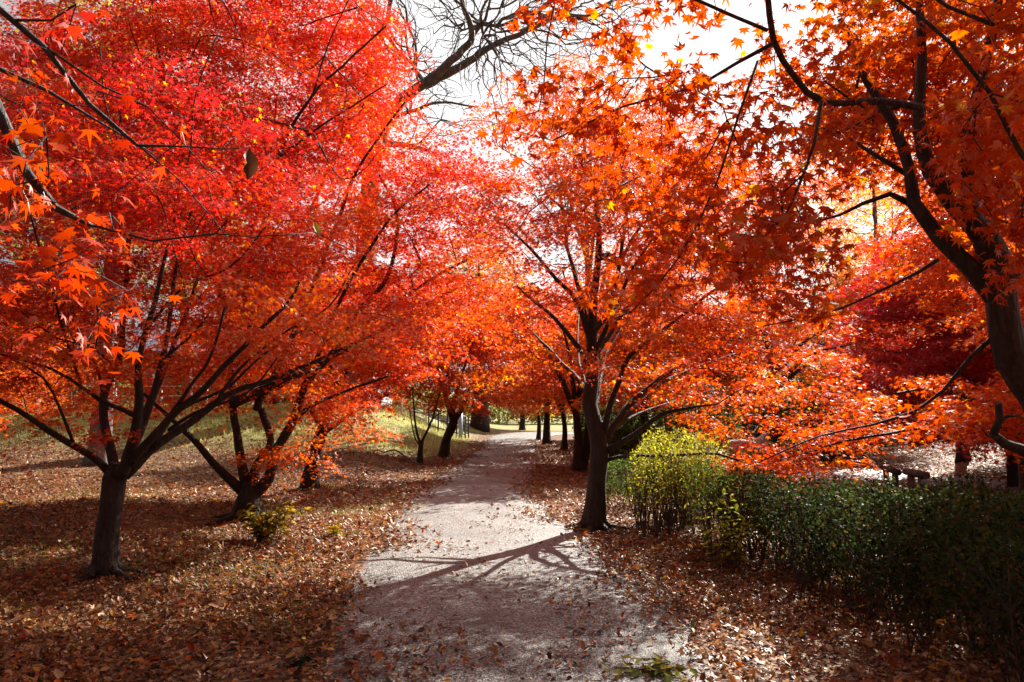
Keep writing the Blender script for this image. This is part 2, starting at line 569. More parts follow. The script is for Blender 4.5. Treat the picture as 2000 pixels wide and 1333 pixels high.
CRIMSON = np.array((0.49, 0.034, 0.034)); SCARLET = np.array((0.54, 0.050, 0.020)); VERMIL = np.array((0.56, 0.078, 0.011))
ORANGE = np.array((0.58, 0.125, 0.013)); GOLD = np.array((0.66, 0.30, 0.025)); DEEP = np.array((0.36, 0.016, 0.018)); OLIVE = np.array((0.22, 0.20, 0.03))
RUST = np.array((0.42, 0.10, 0.02)); LIME = np.array((0.38, 0.42, 0.05))


def palette(t, cols):
    """t in 0..1 -> colour from the list"""
    cols = np.array(cols)
    t = np.clip(t, 0, 0.9999) * (len(cols) - 1)
    i = t.astype(int); f = (t - i)[:, None]
    return cols[i] * (1 - f) + cols[np.minimum(i + 1, len(cols) - 1)] * f


def vnoise(p, scale, seed=0.0):
    return np.array([noise.noise(Vector(q) * scale + Vector((seed, seed * 1.7, -seed))) for q in p])


# ------------------------------------------------------------------ tree builder
DENSITY = 3.6
LEAF_SCALE = 0.76

ZS = 1.6
SQ = np.array((1.0, 1.0, ZS))


def sample_blobs(blobs, spacing, g, shell=0.35, cut=-0.25, nscale=0.9, seed=1.0):
    pts = []
    for (c, r) in blobs:
        c = np.array(c); r = np.array(r)
        vol = 4.19 * r[0] * r[1] * r[2]
        n = int(max(6, vol / spacing ** 3 * 1.6 * ZS))
        d = g.normal(size=(n, 3)); d /= np.linalg.norm(d, axis=1, keepdims=True)
        u = g.random(n)
        rad = (shell ** 3 + (1 - shell ** 3) * u) ** (1 / 3)
        rad *= 1 + 0.12 * g.normal(size=n)
        pts.append(c + d * rad[:, None] * r)
    pts = np.concatenate(pts)
    g.shuffle(pts)
    keep, grid = [], {}
    for q0 in pts:
        p = q0 * SQ
        k = tuple((p // spacing).astype(int))
        ok = True
        for dx in (-1, 0, 1):
            for dy in (-1, 0, 1):
                for dz in (-1, 0, 1):
                    for q in grid.get((k[0] + dx, k[1] + dy, k[2] + dz), ()):
                        if np.sum((q - p) ** 2) < (spacing * 0.75) ** 2:
                            ok = False; break
                    if not ok: break
                if not ok: break
            if not ok: break
        if ok:
            grid.setdefault(k, []).append(p); keep.append(p)
    keep = np.array(keep) / SQ
    nv = vnoise(keep, nscale, seed)
    return keep[nv > cut]


def grow(skel, sdist, srad, targets, bf=0.25):
    """connect every target to the skeleton by the cheapest way (Prim). returns nodes, parents"""
    nodes = np.concatenate((skel, targets))
    ns = len(skel); nt_ = len(targets)
    parent = np.full(len(nodes), -1)
    dist = np.concatenate((sdist, np.zeros(nt_)))
    cost = np.full(nt_, 1e9); par = np.zeros(nt_, dtype=int)
    for s in range(0, ns, 256):
        blk = skel[s:s + 256]
        d = np.linalg.norm(targets[:, None, :] - blk[None], axis=2) + bf * sdist[s:s + 256][None]
        m = d.argmin(1); dm = d[np.arange(nt_), m]
        b = dm < cost
        cost[b] = dm[b]; par[b] = m[b] + s
    done = np.zeros(nt_, dtype=bool)
    for _ in range(nt_):
        c = np.where(done, 1e9, cost)
        i = int(c.argmin())
        done[i] = True
        p = par[i]
        parent[ns + i] = p
        dist[ns + i] = dist[p] + np.linalg.norm(targets[i] - nodes[p])
        d = np.linalg.norm(targets - targets[i], axis=1) + bf * dist[ns + i]
        b = (d < cost) & ~done
        cost[b] = d[b]; par[b] = ns + i
    return nodes, parent


def twig_tubes(nodes, parent, ns, srad, owner, owners, tip=0.0028, expo=0.5):
    """twigs are added to the limb they spring from"""
    n = len(nodes)
    kids = [[] for _ in range(n)]
    for i in range(ns, n): kids[parent[i]].append(i)
    cnt = np.ones(n)
    order = []
    stack = [k for i in range(ns) for k in kids[i]]
    while stack:
        i = stack.pop(); order.append(i); stack += kids[i]
    for i in reversed(order):
        for k in kids[i]: cnt[i] += cnt[k]
    rad = tip * cnt ** expo
    heads = [(k, i, owner[i]) for i in range(ns) for k in kids[i]]
    while heads:
        h, p, ow = heads.pop()
        chain = [p, h]
        while kids[chain[-1]]:
            ks = sorted(kids[chain[-1]], key=lambda q: -cnt[q])
            for q in ks[1:]: heads.append((q, chain[-1], ow))
            chain.append(ks[0])
        pts = [Vector(nodes[c]) for c in chain]
        r0 = srad[p] if p < ns else rad[p]
        rr = [min(r0 * 0.8, rad[h] * 1.15)] + [rad[c] for c in chain[1:]]
        rr = [min(rr[0], x) for x in rr]
        rr[-1] = tip * 0.6
        pts2, rr2 = smooth_path(pts, rr, 0.16)
        owners[ow].tube(pts2, rr2, 4, cap=False)


def spray_leaves(nodes, parent, ns, per, radius, size, tpl, g, colour_fn, droop=(28, 22), along=False, flat=0.07, crown_c=None):
    """flat horizontal sprays of leaves round each twig node"""
    T = nodes[ns:]
    n = len(T)
    cnt = g.poisson(per * DENSITY, n)
    idx = np.repeat(np.arange(n), cnt)
    m = len(idx)
    a = g.random(m) * 2 * math.pi
    rr = np.sqrt(g.random(m)) * radius * (0.55 + 0.75 * g.random(n))[idx]
    if along:
        t = g.random(m)
        P = nodes[parent[ns + idx]]
        L = np.linalg.norm(P - T[idx], axis=1)
        t = np.minimum(t * 1.0, 0.5 / np.maximum(L, 1e-3))
        base = T[idx] * (1 - t)[:, None] + P * t[:, None]
        off = g.normal(size=(m, 3)) * radius
        pos = base + off
    else:
        # each spray leans a little its own way
        tilt = g.normal(size=(n, 2)) * 0.2
        dx, dy = np.cos(a) * rr, np.sin(a) * rr
        dz = g.normal(size=m) * radius * flat - 0.35 * (rr ** 2) / radius + dx * tilt[idx, 0] + dy * tilt[idx, 1]
        pos = T[idx] + np.stack((dx, dy, dz), 1)
    az = a + g.normal(size=m) * 0.7
    dr = np.radians(np.clip(droop[0] + droop[1] * g.normal(size=m), -30, 88))
    tip = np.stack((np.cos(az) * np.cos(dr), np.sin(az) * np.cos(dr), -np.sin(dr)), 1)
    nor = np.stack((np.cos(az) * np.sin(dr), np.sin(az) * np.sin(dr), np.cos(dr)), 1) + g.normal(size=(m, 3)) * 0.33
    sz = size * LEAF_SCALE * (0.55 + 0.75 * g.random(m))
    colr = colour_fn(pos, idx, T, g)
    return (pos, tip, nor, sz, tpl, colr)


def colour_by(lo, hi, z0, z1, spread=0.16, clump=0.28, seed=0.0, specks=0.03, speck=GOLD):
    """pigment: lo list low in the crown -> hi list high in the crown, with clump and leaf variation"""
    def fn(pos, idx, T, g):
        nz = vnoise(T, 0.8, seed + 5)
        hz = np.clip((pos[:, 2] - z0) / (z1 - z0) + nz[idx] * clump * 1.6 + g.normal(size=len(pos)) * spread, 0, 1)
        tone = np.clip(0.5 + vnoise(T, 1.1, seed + 11)[idx] * 0.9 + (g.normal(size=len(T)) * .22)[idx] + g.normal(size=len(pos)) * 0.2, 0, 1)
        c = palette(tone, lo) * (1 - hz)[:, None] + palette(tone, hi) * hz[:, None]
        sp = g.random(len(pos)) < specks
        c[sp] = speck
        return c * (0.75 + 0.45 * g.random(len(pos)))[:, None]
    return fn


def tree(name, label, cat, trunk, limbs, blobs, mat, spacing=0.36, per=40, radius=0.34, leaf=0.068, tpl=T_MID, colour=None,
         group=None, seed=1, droop=(28, 22), along=False, tip=0.0028, expo=0.5, cut=-0.25, nscale=0.9, shell=0.35, bf=0.25,
         flare=0.5, sides=12, leafmat=None, skip=0.3, crown=True, extra=None):
    g = np.random.default_rng(seed)
    tp, tr = smooth_path([p for p, r in trunk], [r for p, r in trunk], 0.1 if trunk[0][1] < 0.3 else 0.3)
    base = Vector((trunk[0][0].x, trunk[0][0].y, trunk[0][0].z))
    root = thing(name, label, cat, base, group)
    L = 0; fl = []
    for i, p in enumerate(tp):
        if i: L += (tp[i] - tp[i - 1]).length
        fl.append(flare * math.exp(-L / (1.1 * trunk[0][1] + 0.02)))
    tp[0] = tp[0] - Vector((0, 0, 0.06))
    owners = [MB().tube(tp, tr, sides, flare=fl, knob=0.10, seed=seed)]
    if trunk[0][1] < 0.3 and base.y < 12:
        for k in range(5):
            a = k * 1.26 + g.random() * .8
            r0 = trunk[0][1]
            d_ = Vector((math.cos(a), math.sin(a), 0))
            q = [base + d_ * r0 * .5 + Vector((0, 0, r0 * 1.1)), base + d_ * r0 * 1.3 + Vector((0, 0, r0 * .35)), base + d_ * r0 * (2.2 + g.random()) + Vector((0, 0, .02)),
                 base + (d_ + Vector((g.normal() * .2, g.normal() * .2, 0))) * r0 * (3.4 + 1.5 * g.random()) - Vector((0, 0, .03))]
            qp, qr = smooth_path(q, [r0 * .5, r0 * .36, r0 * .2, r0 * .08], .05)
            owners[0].tube(qp, qr, 8, knob=.15, seed=k)
    sk, sd, sr, own = [], [], [], []
    tl = sum((tp[i + 1] - tp[i]).length for i in range(len(tp) - 1))
    for i in range(int(len(tp) * 0.75), len(tp)):
        sk.append(tp[i]); sd.append(tl * i / len(tp)); sr.append(tr[i]); own.append(0)
    for lm in limbs:
        lp, lr = smooth_path([p for p, r in lm], [r for p, r in lm], 0.12)
        # small natural wobble
        for i in range(1, len(lp)):
            q = lp[i] * 2.3
            lp[i] = lp[i] + Vector((noise.noise(q), noise.noise(q + Vector((9, 2, 4))), noise.noise(q + Vector((3, 8, 1))))) * min(0.05, 0.6 * lr[i] + 0.008)
        owners.append(MB().tube(lp, lr, 8 if lr[0] > 0.02 else 6, knob=0.12, seed=seed))
        d = tl * 0.8
        for i in range(len(lp)):
            if i: d += (lp[i] - lp[i - 1]).length
            if i >= len(lp) * skip:
                sk.append(lp[i]); sd.append(d); sr.append(lr[i]); own.append(len(owners) - 1)
    sk = np.array([tuple(p) for p in sk]); sd = np.array(sd); sr = np.array(sr)
    tg = sample_blobs(blobs, spacing, g, shell, cut, nscale, seed * 3.3)
    nodes, par = grow(sk, sd, sr, tg, bf)
    twig_tubes(nodes, par, len(sk), sr, own, owners, tip, expo)
    for i, m in enumerate(owners):
        m.build("limb" if i else "trunk", mat, root)
    if crown:
        pos_, tip_, nor_, sz_, tpl_, col_ = spray_leaves(nodes, par, len(sk), per, radius, leaf, tpl, g, colour, droop, along)
        if tpl_ is T_NEAR:
            pick = g.integers(0, 3, len(pos_))
            batches = [(pos_[pick == q], tip_[pick == q], nor_[pick == q], sz_[pick == q], T_NEARS[q], col_[pick == q]) for q in range(3)]
        else:
            batches = [(pos_, tip_, nor_, sz_, tpl_, col_)]
        leaf_mesh("crown", batches, leafmat or M_MAPLE, root)
    return root


def LP(d0, d1, pts, r0, r1):
    """limb from photo points, depth running from d0 to d1, radius r0 to r1"""
    n = len(pts)
    return [(at(p[0], p[1], d0 + (d1 - d0) * i / (n - 1)), r0 + (r1 - r0) * (i / (n - 1)) ** 0.8) for i, p in enumerate(pts)]


def BL(px, py, d, rx, ry, rd):
    """crown clump centred towards a photo point, half width and half height in photo pixels, half depth in metres"""
    k = d / FPX
    return (tuple(at(px, py, d)), (rx * k, rd, ry * k))


def gz(p):
    return Vector((p.x, p.y, float(height(p.x, p.y))))


# ------------------------------------------------------------------ the maples
# A: nearest left maple
bA = gz(at(205, 1122, 6.8))
tree("maple_tree", "grey trunked maple nearest on the left, forking low into many dark limbs", "tree",
     [(bA, .108), (at(208, 1060, 6.8), .104), (at(216, 1000, 6.8), .102), (at(224, 935, 6.8), .105), (at(232, 905, 6.8), .08)],
     [LP(6.8, 6.3, [(222, 935), (172, 890), (128, 860), (60, 820), (0, 785), (-90, 735)], .040, .016),
      LP(6.85, 7.6, [(222, 940), (208, 850), (207, 770), (228, 710), (240, 620), (250, 480), (240, 330), (232, 160)], .052, .012),
      LP(6.75, 6.2, [(235, 930), (262, 865), (272, 770), (268, 705), (300, 600), (330, 470)], .060, .014),
      LP(6.7, 7.2, [(265, 850), (300, 770), (322, 690), (328, 640), (350, 500), (390, 350)], .042, .011),
      LP(6.8, 7.6, [(242, 930), (290, 880), (360, 830), (450, 768), (540, 740), (640, 695), (760, 640)], .058, .011),
      LP(6.7, 5.9, [(255, 905), (330, 822), (420, 740), (490, 660), (560, 600), (585, 550)], .042, .010),
      LP(6.7, 6.1, [(268, 815), (215, 792), (165, 760), (100, 722), (0, 690)], .024, .008),
      LP(6.8, 5.4, [(160, 760), (140, 700), (100, 560), (60, 420)], .016, .008),
      LP(6.8, 8.4, [(232, 925), (280, 830), (330, 700), (380, 560), (420, 420)], .040, .012),
      LP(6.4, 6.0, [(145, 870), (118, 800), (85, 740), (20, 700)], .016, .007),
      LP(6.8, 5.2, [(330, 820), (370, 760), (410, 700), (440, 600)], .022, .008),
      LP(6.9, 7.4, [(300, 870), (350, 800), (440, 760), (520, 690), (600, 640)], .022, .008),
      LP(6.8, 6.2, [(330, 840), (400, 800), (480, 770), (540, 700)], .02, .007),
      LP(6.9, 7.8, [(209, 800), (190, 720), (150, 640), (120, 540)], .018, .007),
      LP(6.3, 5.8, [(290, 640), (360, 560), (450, 520), (520, 440)], .014, .006),
      LP(7, 7.6, [(320, 700), (390, 640), (440, 560), (520, 480)], .016, .006),
      LP(6.6, 6.2, [(225, 720), (180, 680), (110, 660), (40, 610)], .014, .006),
      LP(6.9, 7.2, [(420, 790), (470, 720), (540, 660), (640, 600), (690, 520)], .02, .007),
      LP(7.2, 6.4, [(240, 520), (262, 420), (238, 300), (205, 200), (196, 90)], .016, .005), LP(7, 6.3, [(350, 520), (340, 410), (372, 290), (382, 180), (425, 70)], .014, .005)],
     [BL(60, 690, 6.3, 190, 70, .9), BL(250, 560, 6.9, 300, 90, 1.6), BL(480, 600, 6.6, 240, 80, 1.3), BL(140, 430, 6.9, 260, 130, 1.6),
      BL(420, 450, 7.2, 260, 130, 1.5), BL(620, 640, 7.2, 190, 60, 1.0), BL(30, 560, 6.0, 150, 110, .8), BL(300, 270, 7.4, 260, 120, 1.4),
      BL(170, 850, 6.4, 70, 18, .3), BL(120, 800, 7.6, 110, 40, .6), BL(60, 250, 7.0, 160, 140, 1.2), BL(190, 690, 7.4, 170, 40, .9), BL(420, 690, 7.6, 170, 36, .9), BL(30, 760, 7.4, 90, 22, .6)],
     M_BARK, spacing=.42, per=66, radius=.42, leaf=.050, seed=11, cut=-.2, flare=.7,
     colour=colour_by([SCARLET, VERMIL, ORANGE], [CRIMSON * 1.05, CRIMSON, SCARLET], 1.7, 4.0, seed=1), group="maples lining the footpath")

# B: second left maple, dark, many stemmed, the tall crimson crown
bB = gz(at(485, 1008, 10.3))
tree("maple_tree", "dark maple with looping double stem behind the yellow leafed plant, tall crimson crown", "tree",
     [(bB, .17), (at(485, 985, 10.3), .16), (at(488, 955, 10.3), .13), (at(490, 940, 10.3), .1)],
     [LP(10.3, 9.6, [(478, 965), (440, 930), (402, 890), (370, 852), (330, 815), (250, 740)], .075, .02),
      LP(10.3, 10.8, [(482, 955), (470, 890), (456, 800), (450, 700), (440, 600), (420, 430), (400, 250)], .08, .02),
      LP(10.3, 10.0, [(490, 975), (524, 935), (536, 885), (578, 820), (598, 750), (640, 700), (700, 610), (760, 535), (775, 420), (735, 330)], .095, .016),
      LP(10.3, 11.2, [(492, 945), (502, 905), (530, 862), (505, 790), (480, 720), (500, 560), (520, 380), (540, 200)], .08, .02),
      LP(10.3, 9.4, [(560, 850), (600, 800), (660, 770), (760, 735)], .045, .012),
      LP(10.2, 11.4, [(450, 790), (560, 742), (610, 718), (700, 672), (800, 612), (900, 560)], .085, .016),
      LP(10.4, 9.0, [(500, 800), (580, 640), (640, 480), (700, 330), (790, 200)], .05, .012),
      LP(10.6, 12, [(520, 560), (600, 420), (680, 250), (760, 100)], .045, .012),
      LP(10.6, 9.4, [(440, 600), (390, 420), (330, 200), (300, 40)], .05, .014),
      LP(10.6, 11.6, [(700, 640), (820, 560), (930, 500), (985, 480)], .035, .012),
      LP(9.8, 8.5, [(460, 720), (478, 580), (500, 420), (545, 300), (612, 182), (670, 128), (755, 50)], .04, .010), LP(8.9, 8.4, [(540, 310), (640, 238), (755, 165)], .018, .008),
      LP(9.9, 8.6, [(600, 750), (640, 640), (700, 520), (770, 420), (840, 360)], .035, .01), LP(8.7, 8.5, [(612, 182), (640, 90), (690, -20)], .014, .007)],
     [BL(420, 250, 10.6, 330, 220, 2.2), BL(610, 150, 10.4, 190, 200, 1.8), BL(720, 330, 10.2, 170, 120, 1.5), BL(860, 420, 10.6, 130, 110, 1.3),
      BL(640, 440, 10.2, 300, 110, 1.8), BL(850, 560, 10.8, 150, 55, 1.2), BL(700, 630, 10.4, 220, 50, 1.3), BL(420, 660, 10.5, 230, 50, 1.2),
      BL(220, 200, 11, 260, 220, 1.6), BL(550, 880, 9.9, 70, 18, .5), BL(680, 770, 9.8, 90, 40, .6), BL(650, 830, 9.8, 80, 26, .5), BL(580, 760, 10.8, 120, 36, .8), BL(400, 770, 10.8, 130, 40, .8), BL(320, 785, 11.2, 150, 40, .9), BL(230, 735, 11.6, 170, 45, 1.0), BL(110, 775, 11.0, 130, 32, .8), BL(40, 720, 11.2, 120, 40, .9), BL(480, -60, 10.8, 330, 170, 2.0),
      BL(960, 350, 10.4, 40, 30, .6), BL(620, 560, 10.3, 260, 60, 1.6), BL(890, 640, 11, 110, 30, .8)],
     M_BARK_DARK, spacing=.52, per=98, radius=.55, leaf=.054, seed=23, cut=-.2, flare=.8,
     colour=colour_by([SCARLET, VERMIL, ORANGE], [CRIMSON, SCARLET, CRIMSON * 1.05, VERMIL], 1.8, 4.6, seed=2, specks=.04), group="maples lining the footpath")

# C: third left maple
bC = gz(at(603, 957, 13.4))
tree("maple_tree", "short leaning dark maple trunk on the leaf bank, third on the left", "tree",
     [(bC, .15), (at(608, 915, 13.4), .13), (at(622, 865, 13.4), .12), (at(634, 830, 13.4), .1)],
     [LP(13.4, 12.6, [(632, 840), (600, 790), (560, 730), (520, 660)], .07, .02), LP(13.4, 13.8, [(634, 840), (650, 770), (690, 700), (720, 620)], .07, .02),
      LP(13.4, 14.5, [(632, 840), (640, 750), (650, 640), (640, 520)], .07, .02), LP(13.4, 12.4, [(634, 845), (700, 800), (760, 770)], .05, .015)],
     [BL(690, 770, 13, 90, 45, .9), BL(640, 720, 13.4, 170, 50, 1.3), BL(770, 700, 13.6, 110, 40, 1.1), BL(690, 600, 14, 200, 90, 1.6), BL(540, 650, 13.6, 180, 70, 1.4)],
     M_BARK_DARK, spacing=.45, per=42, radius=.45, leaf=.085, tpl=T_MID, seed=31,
     colour=colour_by([SCARLET, VERMIL, ORANGE], [SCARLET, VERMIL, CRIMSON], 1.6, 4.2, seed=3), group="maples lining the footpath")

# D: slender sapling
bD = gz(at(820, 899, 19.6))
tree("maple_sapling", "slender young maple of thin stems beside the stout leaning trunk", "tree",
     [(bD, .075), (at(821, 880, 19.6), .07), (at(824, 862, 19.6), .06)],
     [LP(19.6, 19.4, [(822, 870), (812, 835), (808, 790), (806, 740)], .04, .015), LP(19.6, 19.8, [(823, 866), (836, 840), (850, 800), (862, 760)], .045, .014),
      LP(19.6, 19.0, [(836, 840), (850, 815), (880, 800)], .025, .01), LP(19.6, 20, [(821, 872), (808, 850), (800, 800), (790, 770)], .022, .01)],
     [BL(800, 755, 19.5, 60, 25, .9), BL(860, 765, 19.6, 60, 22, .8), BL(825, 715, 19.8, 90, 30, 1.1)],
     M_BARK_DARK, spacing=.5, per=36, radius=.48, leaf=.10, tpl=T_FAR, seed=41,
     colour=colour_by([ORANGE, RUST, VERMIL], [VERMIL, ORANGE, SCARLET], 1.6, 3.2, seed=4), group="maples lining the footpath")

# E: leaning maple at bank
bE = gz(at(866, 888, 22.0))
tree("maple_tree", "stout dark maple leaning right at the grassy bank, beyond the slender sapling", "tree",
     [(bE, .155), (at(872, 860, 22), .135), (at(886, 825, 22), .13), (at(884, 808, 22), .12)],
     [LP(22, 21.4, [(884, 815), (872, 780), (872, 740), (880, 690)], .11, .03), LP(22, 22.8, [(888, 822), (905, 790), (920, 755), (935, 715)], .10, .03),
      LP(22, 23, [(880, 800), (860, 750), (820, 710)], .07, .02), LP(22, 22.4, [(920, 757), (960, 745), (1000, 735)], .04, .014), LP(22, 20.6, [(884, 805), (900, 740), (930, 650)], .08, .02)],
     [BL(870, 700, 21.6, 140, 60, 1.8), BL(980, 730, 22, 100, 30, 1.5), BL(900, 620, 22, 170, 70, 2.2), BL(890, 785, 21.4, 70, 20, .8), BL(800, 640, 22, 120, 80, 1.6), BL(940, 770, 22, 60, 22, 1.0), BL(830, 740, 21, 80, 26, 1.2)],
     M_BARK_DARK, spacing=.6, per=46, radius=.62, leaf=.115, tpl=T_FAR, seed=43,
     colour=colour_by([SCARLET, VERMIL, ORANGE], [CRIMSON * 1.1, SCARLET, VERMIL], 1.6, 4.6, seed=5), group="maples lining the footpath")

# R: the right-hand maple at the path edge
bR = gz(at(1160, 1030, 9.35))
tree("maple_tree", "brown maple with spreading roots standing right at the path edge, one low bare limb", "tree",
     [(bR, .135), (at(1163, 985, 9.35), .128), (at(1166, 930, 9.35), .122), (at(1171, 880, 9.35), .125), (at(1163, 830, 9.35), .108), (at(1152, 790, 9.35), .10),
      (at(1158, 730, 9.35), .085), (at(1156, 665, 9.35), .07), (at(1160, 580, 9.35), .055), (at(1170, 470, 9.3), .04), (at(1160, 350, 9.4), .02)],
     [LP(9.35, 8.6, [(1158, 705), (1122, 672), (1085, 622), (1045, 592), (1010, 560)], .045, .012),
      LP(9.35, 9.0, [(1155, 665), (1128, 590), (1085, 545), (1040, 490), (985, 440)], .045, .012),
      LP(9.35, 10.2, [(1158, 690), (1140, 600), (1112, 500), (1100, 420), (1080, 300)], .045, .012),
      LP(9.35, 8.9, [(1176, 880), (1190, 800), (1210, 742), (1230, 692), (1290, 650), (1390, 570), (1440, 540)], .05, .012),
      LP(9.35, 9.9, [(1180, 865), (1215, 812), (1262, 762), (1330, 716), (1420, 670), (1500, 640)], .058, .014),
      LP(9.35, 8.4, [(1178, 885), (1230, 855), (1290, 812), (1345, 797), (1400, 790)], .048, .010),
      LP(9.35, 9.0, [(1176, 908), (1190, 896), (1210, 892), (1300, 890), (1400, 888), (1450, 903), (1520, 912), (1600, 900)], .030, .009),
      LP(9.35, 10.0, [(1158, 650), (1190, 600), (1212, 500), (1222, 400), (1200, 280), (1160, 160)], .045, .010),
      LP(9.35, 8.3, [(1158, 700), (1195, 620), (1240, 520), (1300, 430)], .04, .010),
      LP(9.35, 10.8, [(1160, 720), (1200, 640), (1260, 560), (1330, 480)], .045, .012),
      LP(9.35, 11, [(1150, 770), (1090, 700), (1040, 650)], .04, .012), LP(9.35, 11.2, [(1168, 880), (1230, 790), (1330, 730), (1440, 690)], .045, .012), LP(9.35, 11.4, [(1160, 800), (1180, 700), (1220, 620), (1260, 540)], .04, .012), LP(9.35, 10.9, [(1170, 850), (1270, 800), (1400, 760)], .03, .009), LP(9.35, 11.2, [(1155, 790), (1130, 700), (1130, 600)], .03, .01),
      LP(9.35, 10.4, [(1170, 860), (1240, 800), (1300, 740), (1360, 680)], .04, .012)],
     [BL(1180, 400, 9.4, 260, 130, 1.7), BL(1040, 450, 9.2, 130, 110, 1.2), BL(1320, 500, 9.0, 200, 100, 1.3), BL(1130, 260, 9.6, 170, 110, 1.3), BL(1140, 150, 9.6, 60, 60, .6),
      BL(1440, 630, 8.8, 170, 60, 1.0), BL(1300, 690, 8.7, 220, 36, .9), BL(1030, 610, 9.2, 90, 40, 1.0), BL(1430, 760, 9.0, 150, 40, 1.0), BL(1260, 760, 9.1, 90, 28, .8),
      BL(1530, 880, 8.9, 80, 22, .5), BL(1500, 925, 8.8, 80, 16, .45), BL(1330, 340, 9.6, 120, 80, 1.1), BL(1200, 570, 8.8, 200, 45, 1.0), BL(1560, 720, 9.6, 90, 50, .9), BL(920, 290, 9.6, 80, 70, .7), BL(1150, 330, 10.2, 160, 90, .8), BL(1260, 420, 8.4, 170, 90, .8), BL(1240, 230, 9.8, 100, 60, .9), BL(980, 200, 9.6, 70, 50, .6), BL(1480, 820, 9.0, 130, 36, .6), BL(1390, 830, 9.2, 60, 20, .6), BL(1430, 430, 10.6, 170, 80, 1.0), BL(1340, 300, 10.4, 130, 70, .9), BL(1500, 520, 9.8, 110, 70, .9), BL(1560, 380, 10.4, 110, 70, .8)],
     M_BARK, spacing=.46, per=58, radius=.46, leaf=.053, seed=53, cut=-.16, flare=.9,
     colour=colour_by([VERMIL, SCARLET, ORANGE], [VERMIL, SCARLET, ORANGE], 1.6, 5.0, seed=6, specks=.06), group="maples lining the footpath")

# F: row beyond on the right side of the path
rowF = [("paired dark trunks just behind the root spread maple, right of the path", 1128, 916, 17.6, .13, 4.8, 2.0, 61),
        ("maple trunk by the dark thicket, second behind the paired trunks", 1102, 876, 25.5, .11, 5.2, 2.1, 62),
        ("broad dark maple trunk at the far right bend of the path", 1067, 868, 29.0, .17, 5.2, 1.8, 63),
        ("slim dark maple next to the broad trunk at the far bend", 1052, 860, 32.5, .11, 5.4, 1.8, 64),
        ("farthest dark maple beyond the path bend before the lawn", 1020, 845, 45.0, .2, 6.5, 2.8, 65)]
for lab, px, py, d, r, H, W, sd in rowF:
    b = gz(at(px, py, d))
    g = np.random.default_rng(sd)
    limbs = []
    top = b + Vector((g.normal() * .1, g.normal() * .1, 1.7))
    for k in range(5):
        a = k * 1.257 + g.random()
        e = b + Vector((math.cos(a) * W * .75, math.sin(a) * W * .75, H * (.6 + .3 * g.random())))
        mid = (top + e) / 2 + Vector((0, 0, .25))
        limbs.append([(top - Vector((0, 0, .2 + .2 * g.random())), r * .5), (mid, r * .3), (e, .02)])
    if sd == 61:
        limbs.append([(b + Vector((.1, 0, -.05)), r * .85), (b + Vector((.28, .1, .8)), r * .75), (b + Vector((.35, .1, 1.6)), r * .6), (b + Vector((.6, 0, 2.8)), .03)])
    blobs = []
    for k in range(14):
        a = g.random() * 6.28; q = W * (.25 + .6 * g.random()); z = H * (.30 + .6 * g.random())
        blobs.append((tuple(b + Vector((math.cos(a) * q, math.sin(a) * q, z))), (W * .5, W * .5, .4)))
    blobs.append((tuple(b + Vector((-.4, -.4, H * .78))), (W * .8, W * .8, H * .2)))
    lo = [ORANGE, VERMIL, GOLD] if sd in (61, 63) else [VERMIL, ORANGE, SCARLET]
    tree("maple_tree", lab, "tree", [(b, r), (b + Vector((.02, 0, .8)), r * .8), (top, r * .62)], limbs, blobs, M_BARK_DARK, spacing=.6, per=40, radius=.6,
         leaf=.11 if d < 24 else .14, tpl=T_FAR, seed=sd, colour=colour_by(lo, [SCARLET, VERMIL, CRIMSON], 1.6, 5, seed=sd * .37), group="maples lining the footpath", sides=9)


def auto_tree(name, label, cat, b, r, H, W, z0, sd, lo, hi, bark, leaf=.12, spacing=.65, per=36, radius=.6, nb=9, tpl=T_FAR, cut=-.25, crown=True, group=None,
              leafmat=None, tip=.004, nl=6, specks=.02, squash=.18, droop=(28, 22), expo=.5):
    g = np.random.default_rng(sd)
    limbs = []
    fork = z0 + (H - z0) * .12
    lean = Vector((g.normal() * .05, g.normal() * .05, 0))
    trunk = [(b, r), (b + Vector((0, 0, fork * .5)) + lean * fork * .5, r * .82), (b + Vector((0, 0, fork)) + lean * fork, r * .66), (b + Vector((0, 0, H * .62)) + lean * H * .7, r * .3), (b + Vector((0, 0, H * .85)) + lean * H * .8, r * .1)]
    for k in range(nl):
        a = k * 2.4 + g.random()
        zz = fork * (.9 + .1 * k / nl) + (H * .5 - fork) * k / nl
        s0 = b + Vector((0, 0, zz)) + lean * zz
        e = b + Vector((math.cos(a) * W * .8, math.sin(a) * W * .8, min(H * .9, zz + H * (.2 + .25 * g.random()))))
        limbs.append([(s0, r * .42), ((s0 + e) / 2 + Vector((0, 0, .06 * H)), r * .26), (e, max(.012, r * .07))])
    blobs = []
    for k in range(nb):
        a = g.random() * 6.28; t = g.random()
        q = W * .75 * math.sqrt(g.random()) * math.sqrt(max(.15, 1 - t * t))
        z = z0 + (H - z0) * (.08 + .84 * t)
        blobs.append((tuple(b + Vector((math.cos(a) * q, math.sin(a) * q, z))), (W * .42, W * .42, (H - z0) * squash)))
    return tree(name, label, cat, trunk, limbs, blobs, bark, spacing=spacing, per=per, radius=radius, leaf=leaf, tpl=tpl, seed=sd,
                colour=colour_by(lo, hi, b.z + z0, b.z + H, seed=sd * .31, specks=specks), cut=cut, crown=crown, group=group, bf=.25 if crown else .42, leafmat=leafmat, tip=tip, sides=10, droop=droop, expo=expo)


